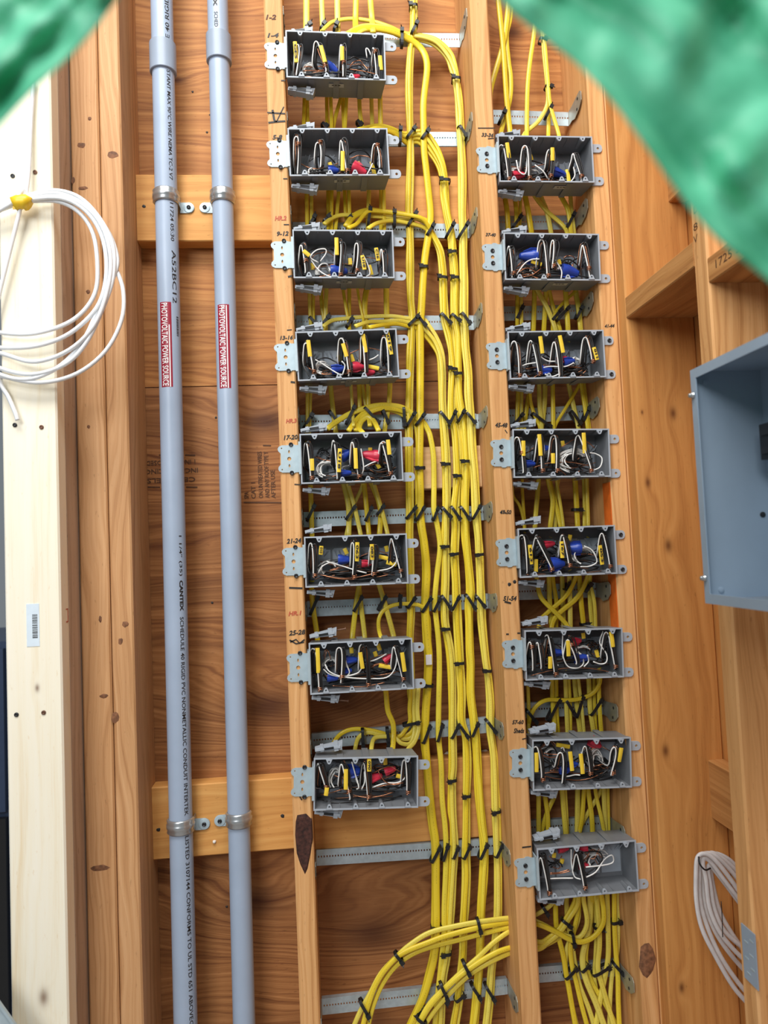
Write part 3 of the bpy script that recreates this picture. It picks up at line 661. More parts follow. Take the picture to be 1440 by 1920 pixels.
LS = [(800, 75, 863, 75.5), (740, 262, 870, 262), (560, 430, 870, 433), (565, 606, 880, 605), (570, 792, 890, 790), (580, 974, 900, 962), (585, 1142, 890, 1128), (600, 1389, 880, 1363), (603, 1608, 924, 1588), (605, 1888, 946, 1850)]
for i, (u0, v0, u1, v1) in enumerate(LS):
    a = at(u0, v0, YS); b = at(u1, v1, YS); tilt = -atan2(b.z-a.z, b.x-a.x); z = a.z+(-.034-a.x)*math.tan(-tilt)
    strap(-.0342, .3432, z, tilt, '%s galvanised steel strap from the top of the middle bay' % ORD[i], 'steel straps across the middle bay', [0, 1, None, 0, 1, None, 0, 1, None, 1][i])
RS = [(931, 219, 1058, 223), (942, 418, 1060, 417), (947, 588, 1060, 585), (958, 781, 1097, 773), (975, 1111, 1090, 1107), (1012, 1331, 1100, 1327), (1020, 1552, 1140, 1545), (1035, 1826, 1130, 1818)]
for i, (u0, v0, u1, v1) in enumerate(RS):
    a = at(u0, v0, YS); b = at(u1, v1, YS); tilt = -atan2(b.z-a.z, b.x-a.x); z = a.z+(.381-a.x)*math.tan(-tilt)
    strap(.3812, .5758, z, tilt, '%s galvanised steel strap from the top of the narrow right bay' % ORD[i], 'steel straps across the narrow right bay')

# ================================================================== electrical boxes
BW, BH, BD = .1955, .0957, .062
def box_body():
    mb = MB(); t = .0024
    def rect(w, h, y): return [(-w/2, y, -h/2), (w/2, y, -h/2), (w/2, y, h/2), (-w/2, y, h/2)]
    R = [rect(BW, BH, 0), rect(BW-.009, BH-.006, BD), rect(BW-2*t, BH-2*t, 0), rect(BW-2*t-.009, BH-2*t-.006, BD-.003)]
    R[0] = rect(BW-.0006, BH-.0006, .0012); R[2] = rect(BW-2*t, BH-2*t, .0012)
    for r in R: mb.v += r
    for i in range(4):
        j = (i+1) % 4
        mb.f += [(i, j, 4+j, 4+i), (8+i, 12+i, 12+j, 8+j), (i, 8+i, 8+j, j)]
    mb.f += [(4, 5, 6, 7), (12, 15, 14, 13)]
    # shallow ribs between the gangs, outside and in
    for k in range(3):
        x = -BW/2+BW*(k+1)/4
        for s in (1, -1):
            zo = s*(BH/2-.0005); mb.box(x-.006, x+.006, .004, BD-.002, min(zo, zo+s*.0012), max(zo, zo+s*.0012))
            zi = s*(BH/2-t); mb.box(x-.0008, x+.0008, .004, BD-.004, min(zi-s*.002, zi), max(zi-s*.002, zi))
    return mb.mesh('body', 'boxshade')
def back_panel():
    mb = MB()
    for x0, x1 in ((-.088, -.048), (-.044, -.002), (.002, .044), (.048, .088)): mb.box(x0, x1, BD-.0045, BD-.0028, -.034, .022)
    return mb.mesh('back_panel', 'boxlight')
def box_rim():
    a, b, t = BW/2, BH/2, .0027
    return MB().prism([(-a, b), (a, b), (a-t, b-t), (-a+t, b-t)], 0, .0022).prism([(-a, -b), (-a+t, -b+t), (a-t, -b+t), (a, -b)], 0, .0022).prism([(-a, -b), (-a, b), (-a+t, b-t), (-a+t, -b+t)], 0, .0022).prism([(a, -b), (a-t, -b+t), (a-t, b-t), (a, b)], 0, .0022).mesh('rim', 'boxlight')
def boss_mesh(s):
    """screw boss: triangular tab at the rim with a hole, and a half round column behind it"""
    me = plate('boss_tab', [(-.0062, .0), (.0062, .0), (.0026, -.0082), (.0, -.0094), (-.0026, -.0082)], [circ(0, -.0048, .0019, 8)], .003, 'boxlight').copy(); me.materials.append(MAT['boxshade'])  # column takes the darkened body colour, painting in its shade
    bm = bmesh.new(); bm.from_mesh(me)
    n = 7; ring = []
    for y, r in ((.0018, .0058), (.034, .0046)):
        ring.append([bm.verts.new((r*cos(pi*i/(n-1)), y, -r*1.25*sin(pi*i/(n-1)))) for i in range(n)])
    for i in range(n-1): bm.faces.new((ring[0][i], ring[0][i+1], ring[1][i+1], ring[1][i])).material_index = 1
    bm.faces.new(ring[1]).material_index = 1; bm.faces.new(ring[0][::-1]).material_index = 1
    if s < 0:
        for v in bm.verts: v.co.z *= -1
    bmesh.ops.recalc_face_normals(bm, faces=bm.faces); bm.to_mesh(me); bm.free(); return me
def ear_plate():
    o = [(0, -.0088), (.017, -.0088)]+[(.0172+.0072*cos(a), -.0016+.0072*sin(a)) for a in (-1.57, -1.1, -.6, 0)]+[(.0172+.0072*cos(a), .0016+.0072*sin(a)) for a in (0, .6, 1.1, 1.57)]+[(.017, .0088), (0, .0088)]
    return plate('ear', o, [circ(.0155, 0, .0027, 10)], .0026, 'boxlight')
def bracket_plate(kind):
    o = [(.0415, -.026), (.0415, .026), (.033, .0262), (.029, .0285), (.023, .0285), (.0205, .0262), (.008, .0262), (.002, .0235), (.0, .0195), (.001, .015), (.0055, .0105), (.0055, -.0105), (.001, -.015), (.0, -.0195), (.002, -.0235), (.008, -.0262), (.0205, -.0262), (.023, -.0285), (.029, -.0285), (.033, -.0262)]
    h = [circ(.0215, 0, .0038, 14), circ(.0075, .0205, .0014, 8), circ(.0075, -.0205, .0014, 8)]
    if kind == 'L': h += [circ(.0215, .0135, .0017, 8, .0034), circ(.0215, -.0135, .0017, 8, .0034)]
    return plate('bracket_'+kind, o, h, .0016, 'zinc')
def nail_guide():
    mb = MB()
    mb.prism([(0, -.003), (0, .003), (.048, .0075), (.053, .0085), (.050, -.0065), (.046, -.0055)], 0, .016)
    for x, w, z0, z1 in ((.010, .006, -.0045, .0055), (.036, .008, -.0068, .0085)): mb.box(x, x+w, -.002, .018, z0, z1)
    mb.box(.002, .048, -.0035, .0, -.0018, .0022)
    return mb.mesh('nail_guide', 'boxlight')
def guide_slot():
    return MB().box(.0175, .0355, -.0042, -.0003, -.0016, .0022).mesh('slot', 'blackplastic')
def clamp_tabs():
    mb = MB()
    for s in (-1, 1):
        for k in (0, 1):
            x = s*(.0035+k*.008)
            mb.tube([(x, BD-.006, .0), (x+s*.0035, BD-.010, .007), (x+s*.006, BD-.013, .0125)], .0011, .0011, 4)
    mb.box(-.017, .017, BD-.0045, BD-.003, .0125, .015); return mb.mesh('cable_clamp', 'boxlight')
ME = dict(body=box_body(), rim=box_rim(), back_panel=back_panel(), bt=boss_mesh(1), bb=boss_mesh(-1), ear=ear_plate(), bL=bracket_plate('L'), bR=bracket_plate('R'), guide=nail_guide(), slot=guide_slot(), clamp=clamp_tabs(),
          flange=MB().box(-.0012, .0012, 0, .034, -.031, .031).box(-.0012, .0035, -.0005, .0015, -.031, .031).mesh('flange', 'zinc'),
          screw=MB().lathe([(0, .0042), (.0014, .0042), (.0022, .0032), (.0012, .0012)], (0, 0, 0), (0, -1, 0), 12).mesh('screw', 'screw', 'auto'),
          sticker=MB().box(-.015, .015, -.0055, .0055, -.0003, .0003).mesh('label_sticker', 'stickgrey'),
          bars=MB().box(-.009, -.005, -.0025, .0, -.0006, -.0003).box(-.003, .001, -.0025, .0, -.0006, -.0003).box(.003, .008, -.0025, .0, -.0006, -.0003).mesh('printed_marks', 'ink'),
          nail=MB().lathe([(0, .0032), (.0012, .0032), (.0013, .0014), (.020, .0014)], (0, 0, 0), (-1, 0, 0), 8).mesh('nail', 'rust'))
def make_box(corners, label, side, stick, nails, ear_screws, guides):
    P = [at(u, v, -.012) for u, v in corners]; c = sum(P, Vector())/4
    tx = (P[1]-P[0])+(P[2]-P[3]); ang = -atan2(tx.z, tx.x)
    t = thing('electrical_box', label, 'electrical box', c, 'grey four gang boxes in the %s column' % side); t.rotation_euler = (0, ang, 0)
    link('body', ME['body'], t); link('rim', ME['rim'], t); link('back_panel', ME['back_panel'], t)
    for k in range(4):
        x = -BW/2+BW*(k+.5)/4+.004-.0025*(k-1.5)*0
        link('screw_boss', ME['bt'], t, (x, -.0004, BH/2-.002)); link('screw_boss', ME['bb'], t, (x+.001, -.0004, -BH/2+.002))
    for z in (.0285, -.040):
        e = link('mounting_ear', ME['ear'], t, (BW/2-.001, .0105, z))
        if ear_screws: link('screw', ME['screw'], e, (.0155, -.0013, 0))
    br = link('mounting_bracket', ME['bL' if side == 'left' else 'bR'], t, (-BW/2-.0425, .0106, .002))
    for z in ((.0272, -.0272) if side == 'left' else (.0125, -.0125)): link('screw', ME['screw'], br, (.0255 if side == 'left' else .0215, -.0009, z))
    link('bracket_flange', ME['flange'], t, (-BW/2+.0012-.003, -.001, .002))
    for k in range(4): link('cable_clamp', ME['clamp'], t, (-BW/2+BW*(k+.5)/4, 0, .0095))
    up, dn = guides
    for z, rot, on in ((-BH/2-.0095, .12, dn), (BH/2+.0095, -.12, up)):
        g = link('nail_guide', ME['guide'], t, (-BW/2+.002, .019, z)); g.rotation_euler = (0, rot, 0)
        if z > 0: g.scale = (1, 1, 1)
        link('slot', ME['slot'], g)
        if nails: link('nail', ME['nail'], g, (.070, .008, .003 if z > 0 else -.003))
    if stick is not None:
        s = link('label_sticker', ME['sticker'], t, (stick, .020, -BH/2+.0006)); s.location.z = -BH/2-.0003
        link('printed_marks', ME['bars'], s)
    return t
LB = [[(534.8,56.8),(722.3,63.4),(723.5,150.8),(536.8,144.2)],[(538,240.5),(726.6,240.8),(731.8,328),(543,329.4)],[(548,429),(738.5,430),(740,522.9),(549,522.3)],[(554.3,622),(744.9,615.9),(747.6,706.3),(557.6,714.4)],[(561.3,813.9),(751.6,809.7),(756.7,899.9),(566,906.9)],[(570.3,1006.6),(761.6,1001.2),(766,1092.8),(573.4,1101.9)],[(578.3,1204.3),(772.2,1196.9),(776.7,1290.9),(582.8,1304.6)],[(586.3,1419.6),(785.2,1415.8),(786.3,1515.8),(586.3,1522.7)]]
RB = [[(931.8,253.4),(1109.4,256.5),(1115.2,341.5),(937.9,340.5)],[(943.9,436),(1123.9,440),(1126.6,524.4),(947,524.4)],[(952.4,620.5),(1131.8,618.6),(1135.8,706.8),(956.3,712.1)],[(959,805.2),(1141.9,803.9),(1146.4,893.6),(965,895)],[(971,990.1),(1151.3,984.3),(1157.6,1075.9),(976.3,1084.6)],[(979,1180.7),(1167.7,1177),(1172.2,1269.9),(987.7,1277.8)],[(996.5,1388.6),(1181.5,1382.7),(1186.5,1476.2),(1001,1482.1)],[(1005.4,1590.5),(1192.5,1575.7),(1198.4,1670.7),(1012.8,1690)]]
BOX = {}
for i, c in enumerate(LB):
    BOX['L%d' % (i+1)] = make_box(c, '%s grey four gang electrical box from the top of the left column' % ORD[i], 'left', [-.0, .004, 0, 0, None, None, None, None][i], i in (6,), False, (1, 1))
for i, c in enumerate(RB):
    BOX['R%d' % (i+1)] = make_box(c, '%s grey four gang electrical box from the top of the right column' % ORD[i], 'right', [.035, .02, None, None, None, None, None, None][i], False, i in (2, 4), (1, 1))

# ---- what is inside each box: folded wire loops, wire connectors, sheath tags, loose wires
# loop = (x at top, x at bottom, top, bottom, twist position or None, tag (x, top, bottom, dx, text) or None) as fractions of the opening
INS = {
 'L1': dict(f=[(.12,.10,.2,.95,None,(.084,.2,.65,.01,'GES')), (.31,.40,.15,.86,.7,(.365,.27,.63,.04,'')), (.57,.58,.13,.95,.6,(.565,.27,.57,.0,'')), (.91,.93,.22,.98,.33,(.965,.45,.75,.01,''))],
   n=[('b',.46,.62,-.6,1.0), ('r',.705,.80,.3,.7)], t=[(.75,.93,.16,.09,'GED')], w=[(.14,.34,.45,.98,9)], k=[(.62,.88,.45,.9,7)], arc=[[(.83,.4),(.82,.22),(.85,.24),(.89,.45)]]),
 'L2': dict(f=[(.085,.075,.02,.98,.28,None), (.31,.32,.18,.8,.24,None), (.545,.58,.12,.95,.88,(.535,.47,.88,-.01,'')), (.9,.93,.28,.84,.31,None)],
   n=[('b',.44,.77,0,.8), ('r',.71,.77,-.45,1.15)], t=[(.86,.72,.05,.31,''), (.41,.64,.05,.12,''), (.705,.62,.05,.12,''), (.66,.9,.05,.2,'')], w=[(.15,.3,.68,.95,7)], k=[(.3,.9,.8,.98,8)], arc=[[(.36,.9),(.45,.95),(.55,.98),(.62,.99)], [(.78,.93),(.82,.8),(.85,.66)]]),
 'L3': dict(f=[(.09,.12,.2,.9,.62,(.12,.42,.52,.06,'')), (.47,.46,.13,1.0,.93,(.43,.13,.5,0,'')), (.65,.63,.16,.95,.83,(.70,.52,.83,.02,'U18')), (.91,.92,.36,.98,.95,(.845,.35,.62,.02,'C16'))],
   n=[('b',.45,.78,0,1.25)], t=[(.78,.73,.05,.2,''), (.57,.55,.05,.14,''), (.18,.66,.05,.14,'')], w=[(.2,.4,.6,.95,7)], k=[(.15,.9,.86,.98,7)], arc=[[(.24,.62),(.16,.52),(.22,.36),(.31,.33),(.32,.42),(.26,.6)], [(.16,.55),(.24,.78),(.36,.95),(.52,.93)], [(.69,.4),(.74,.6),(.77,.85),(.73,.93)]]),
 'L4': dict(f=[(.10,.15,.12,.85,.82,(.115,.15,.5,.01,'')), (.46,.51,.07,.98,.85,(.475,.25,.53,.03,'')), (.67,.68,.06,.9,None,(.68,.06,.45,.02,'')), (.90,.92,.05,.98,.93,(.935,.03,.52,.03,'019'))],
   n=[('b',.4,.74,.1,1.0), ('r',.61,.71,0,.85), ('r',.725,.84,0,.75)], t=[(.76,.74,.12,.05,''), (.42,.5,.05,.14,''), (.55,.5,.05,.16,'')], w=[(.16,.34,.55,.86,7)], k=[(.08,.95,.82,.98,12)], arc=[[(.17,.55),(.26,.66),(.38,.85),(.44,.9)], [(.44,.9),(.47,.7),(.44,.6)], [(.72,.6),(.78,.55),(.82,.5)]]),
 'L5': dict(f=[(.06,.09,.1,.92,.9,(.10,.5,.75,.0,'')), (.34,.36,.1,.95,None,(.375,.3,.8,-.02,'U18')), (.53,.57,.08,.95,.9,(.54,.3,.74,0,'')), (.83,.89,.15,.9,.86,(.88,.14,.46,.01,''))],
   n=[('b',.45,.4,.5,.95), ('b',.44,.8,.0,.8), ('r',.70,.43,pi-.15,1.25)], t=[(.775,.66,.04,.1,''), (.7,.31,.05,.1,'')], w=[(.14,.36,.5,.92,9), (.4,.6,.6,.8,3)], k=[(.6,.97,.55,.9,9), (.14,.3,.3,.6,5)], arc=[[(.6,.3),(.62,.7),(.6,.85)], [(.62,.7),(.7,.62),(.77,.57)]]),
 'L6': dict(f=[(.07,.08,.1,.85,.78,(.15,.17,.35,-.01,'010')), (.48,.47,.03,.85,.85,(.51,.12,.52,-.01,'063')), (.68,.67,.15,.85,.8,(.66,.17,.5,0,'083')), (.88,.96,.05,.92,.75,None)],
   n=[('b',.39,.48,-.05,1.05), ('r',.61,.58,0,.8)], t=[(.77,.46,.11,.10,''), (.86,.6,.10,.08,''), (.40,.3,.05,.12,''), (.82,.28,.04,.12,'')], w=[(.12,.32,.5,.8,7)], k=[(.1,.9,.68,.9,10)], arc=[[(.2,.5),(.34,.6),(.5,.72),(.6,.78)], [(.11,.75),(.16,.6),(.24,.52)], [(.7,.75),(.84,.7),(.91,.55),(.9,.3)]]),
 'L7': dict(f=[(.04,.08,.07,.97,.93,(.07,.08,.6,.0,'')), (.30,.30,.08,.85,.7,None), (.53,.56,.02,.92,.9,(.50,.22,.56,.02,'')), (.85,.92,.1,.9,.82,(.92,.27,.67,.02,''))],
   n=[('b',.40,.4,0,.95), ('b',.35,.62,0,.8), ('b',.21,.76,-.1,.8), ('r',.78,.4,.6,.8)], t=[(.74,.57,.12,.06,''), (.65,.3,.04,.1,''), (.41,.2,.05,.12,''), (.69,.16,.05,.14,'')], w=[(.12,.26,.35,.6,8)], k=[(.55,.85,.55,.75,8), (.12,.2,.3,.7,4)], arc=[[(.14,.45),(.18,.6),(.3,.72),(.45,.68),(.5,.58)], [(.12,.55),(.2,.68),(.4,.76),(.6,.8),(.75,.8),(.83,.65),(.86,.4),(.84,.15)], [(.33,.1),(.35,.45),(.38,.65),(.33,.76)], [(.57,.45),(.66,.4),(.76,.3)]]),
 'L8': dict(f=[(.05,.12,.06,.7,.57,(.11,.58,.74,-.01,'')), (.27,.35,.05,.9,.67,(.30,.22,.63,.0,'')), (.49,.53,.02,.9,.8,(.53,.01,.27,.0,'090')), (.9,.92,.05,.8,.73,None)],
   n=[('b',.39,.33,.0,1.1), ('r',.60,.47,.25,1.0), ('r',.75,.33,.3,.85)], t=[(.70,.12,.05,.2,''), (.86,.46,.1,.06,'')], w=[(.14,.26,.3,.7,8), (.4,.5,.4,.6,4)], k=[(.55,.9,.25,.6,9)], arc=[[(.36,.1),(.4,.4),(.43,.62),(.41,.68)], [(.48,.2),(.49,.5),(.46,.68)], [(.56,.65),(.7,.57),(.82,.57),(.9,.45),(.91,.15)]], cu=[[(.62,.3),(.68,.5),(.76,.6),(.84,.58)], [(.6,.65),(.75,.6),(.88,.58)]]),
 'R1': dict(f=[(.05,.10,.12,.95,.93,(.10,.12,.45,.02,'')), (.30,.32,.15,.97,.9,None), (.57,.55,.2,.95,.85,(.58,.22,.5,.0,'')), (.83,.90,.28,.97,.85,None)],
   n=[('b',.68,.68,-.3,1.05), ('r',.23,.74,.1,1.0)], t=[(.78,.72,.05,.27,''), (.38,.3,.05,.12,'')], w=[(.1,.5,.5,.72,9)], k=[(.3,.75,.78,.97,8)], arc=[[(.2,.45),(.22,.7),(.28,.78),(.31,.6),(.32,.2)], [(.4,.55),(.48,.7),(.54,.85)], [(.78,.95),(.84,.75),(.81,.45),(.83,.3)]]),
 'R2': dict(f=[(.07,.09,.2,.95,.85,None), (.42,.46,.08,.95,.9,None), (.54,.52,.05,.75,.68,None), (.86,.92,.12,.98,.72,None)],
   n=[('b',.28,.38,pi,1.35), ('b',.73,.74,-.2,1.35)], t=[(.36,.55,.11,.06,''), (.57,.55,.04,.1,''), (.62,.5,.04,.1,'')], w=[(.3,.4,.55,.9,4), (.6,.7,.6,.7,3)], k=[(.12,.42,.6,.95,9), (.65,.8,.35,.6,5)], arc=[[(.13,.85),(.22,.6),(.3,.5),(.38,.5)], [(.56,.5),(.62,.75),(.61,.95)]], cu=[[(.15,.8),(.25,.7),(.35,.8)], [(.2,.9),(.3,.85),(.4,.7)]]),
 'R3': dict(f=[(.07,.10,.12,.97,.93,None), (.26,.32,.15,.95,.9,(.345,.08,.45,.02,'')), (.51,.54,.12,1.0,None,(.56,.07,.45,.03,'')), (.85,.90,.05,.7,.65,(.92,.35,.63,.03,'011'))],
   n=[('b',.40,.78,0,1.1), ('r',.60,.54,.3,.75), ('b',.67,.6,.2,.9)], t=[], w=[(.68,.82,.5,.72,5)], k=[(.1,.4,.72,.95,8), (.55,.9,.65,.95,9)], arc=[[(.14,.7),(.2,.66),(.3,.64)], [(.36,.75),(.45,.72),(.6,.74),(.7,.66)], [(.38,.9),(.46,.95),(.54,.9)], [(.34,.5),(.42,.6),(.5,.62)]]),
 'R4': dict(f=[(.06,.11,.12,.95,.47,(.10,.22,.55,.0,'')), (.28,.30,.08,.9,.87,(.275,.08,.55,.01,'')), (.45,.46,.08,.95,.87,(.41,.5,.72,.0,'')), (.70,.82,.07,.9,.88,(.75,.05,.5,.01,''))],
   n=[('b',.36,.35,0,.8), ('b',.20,.7,0,.75)], t=[(.56,.25,.05,.12,'')], w=[(.5,.88,.38,.92,16)], k=[(.5,.8,.5,.9,5)], arc=[[(.31,.1),(.34,.4),(.31,.8)], [(.84,.88),(.93,.8),(.96,.6),(.9,.5),(.82,.48)]]),
 'R5': dict(f=[(.05,.08,.1,.95,None,None), (.20,.34,.1,.93,.88,(.115,.33,.75,.01,'613')), (.48,.53,.12,.85,.8,(.445,.28,.64,.0,'167')), (.90,.96,.1,.9,.86,(.86,.4,.82,.02,'053'))],
   n=[('r',.35,.33,.1,.85), ('b',.60,.44,pi,1.2), ('b',.42,.78,.05,1.2)], t=[(.20,.8,.05,.3,''), (.58,.2,.04,.12,'')], w=[(.6,.85,.42,.85,14)], k=[(.2,.5,.45,.9,7)], arc=[[(.5,.15),(.52,.4),(.53,.8)], [(.7,.4),(.78,.5),(.83,.75),(.75,.85),(.65,.85)]]),
 'R6': dict(f=[(.06,.08,.15,.85,.32,None), (.14,.17,.2,.85,None,None), (.25,.31,.08,.93,.92,(.25,.55,.8,.0,'')), (.46,.54,.1,.75,.3,(.445,.22,.55,.01,'')), (.88,.95,.05,.9,.8,(.91,.05,.38,.02,''))],
   n=[('b',.37,.5,0,.95), ('b',.62,.63,0,1.1), ('r',.57,.27,.2,.75)], t=[(.65,.15,.05,.12,''), (.79,.55,.05,.16,'')], w=[(.55,.72,.38,.55,6), (.32,.48,.65,.8,6)], k=[(.7,.85,.3,.7,8), (.18,.3,.4,.7,5)], arc=[[(.41,.08),(.40,.5),(.45,.78),(.55,.83),(.62,.75),(.62,.6)], [(.66,.55),(.68,.7),(.62,.8)], [(.84,.05),(.8,.3),(.87,.55),(.86,.72),(.8,.76),(.72,.7)]]),
 'R7': dict(f=[(.05,.10,.1,.85,.82,(.03,.25,.65,.0,'')), (.30,.31,.2,.95,None,(.39,.25,.65,.02,'')), (.56,.60,.15,.8,.72,(.50,.3,.72,.02,'')), (.87,.83,.15,.8,.73,(.91,.2,.5,-.02,''))],
   n=[('r',.69,.15,-.6,.95), ('b',.36,.7,0,.8), ('b',.45,.58,.0,.7)], t=[(.34,.17,.14,.04,'')], w=[(.62,.78,.3,.8,12), (.15,.3,.25,.4,4)], k=[(.6,.85,.6,.85,6), (.12,.3,.15,.5,5)], arc=[[(.30,.2),(.33,.2),(.34,.45),(.31,.6),(.34,.8),(.45,.78),(.5,.78)], [(.54,.75),(.55,.5),(.52,.3)]], cu=[[(.12,.35),(.2,.4),(.3,.38)], [(.12,.72),(.2,.7),(.28,.72)], [(.13,.3),(.2,.33),(.28,.33)]]),
 'R8': dict(f=[(.05,.10,.1,.95,.92,None), (.42,.47,.1,.9,.88,None)],
   n=[('r',.30,.12,0,.8), ('r',.49,.12,pi,.8), ('r',.50,.52,0,.7)], t=[(.2,.25,.07,.1,''), (.28,.4,.05,.1,'')], w=[(.5,.8,.3,.6,6)], k=[(.5,.7,.2,.65,5), (.15,.3,.25,.55,4)], arc=[[(.36,.1),(.36,.4),(.38,.68),(.44,.74)], [(.12,.68),(.25,.7),(.36,.7)], [(.46,.74),(.6,.62),(.7,.4),(.78,.3),(.8,.45),(.72,.5),(.5,.5)]], bk=[[(.47,.2),(.65,.22),(.68,.4),(.58,.6),(.45,.7)]], cu=[[(.13,.55),(.22,.58),(.33,.52)], [(.12,.6),(.25,.6),(.34,.55)]]),
}
IW, IH = BW-.006, BH-.006
def loc(fx, fz, y): return Vector(((fx-.5)*IW, y, (.5-fz)*IH))
RWIRE = dict(white_wire=(.00135, 'white'), black_wire=(.00140, 'black'), copper_wire=(.00095, 'copper'))
def wire(kind, pts, parent, k=4):
    r, m = RWIRE[kind]; return build(MB().tube(smooth_path(pts, k), r, r, 6), kind, m, parent, True, world=False)
def nut_mesh(col, s):
    key = ('nut', col)
    if key not in ME:
        mb = MB().lathe([(0, .0085), (.0, .0088), (.007, .0088), (.0085, .0078), (.019, .0058), (.0235, .0042), (.025, .002)], (-.012, 0, 0), (1, 0, 0), 14)
        for a in (.6, .6+pi):
            ca, sa = cos(a), sin(a); b = len(mb.v)
            for x, r in ((-.012, .006), (-.012, .0112), (-.002, .0112), (.008, .0065)):
                for w in (-.0012, .0012): mb.v.append((x, ca*r-sa*w, sa*r+ca*w))
            mb.f += [(b, b+2, b+4, b+6), (b+1, b+7, b+5, b+3), (b, b+1, b+3, b+2), (b+2, b+3, b+5, b+4), (b+4, b+5, b+7, b+6)]
        ME[key] = mb.mesh('wire_connector', 'bluenut' if col == 'b' else 'rednut', 'auto')
    return ME[key]
def tag_part(parent, fx, z0, z1, dx, text, y, rr, name='sheath_tag'):
    a = loc(fx-dx/2, z0, y); b = loc(fx+dx/2, z1, y+rr.uniform(0, .004))
    mb = MB().tube([a, a.lerp(b, .5)+Vector((0, -.0006, 0)), b], .0040, .0020, 8, flat=True)
    o = build(mb, name, 'tag', parent, 'auto', world=False)
    if text:
        V, Fc = text_verts(text, .03); d = (b-a); L = d.length*.72; ax = d.normalized(); up = Vector((-ax.z, 0, ax.x)); 
        if up.x < 0: up = -up
        c = a.lerp(b, .5)+Vector((0, -.0034, 0)); h = .0052
        link('handwriting', flat_mesh('handwriting', [tuple(c+ax*((s-.5)*L)+up*((q-.5)*h)) for s, q in V], Fc, 'ink'), o)
    return o
def zone(fx): return 'far left' if fx < .2 else 'left of centre' if fx < .42 else 'the middle' if fx < .58 else 'right of centre' if fx < .8 else 'far right'
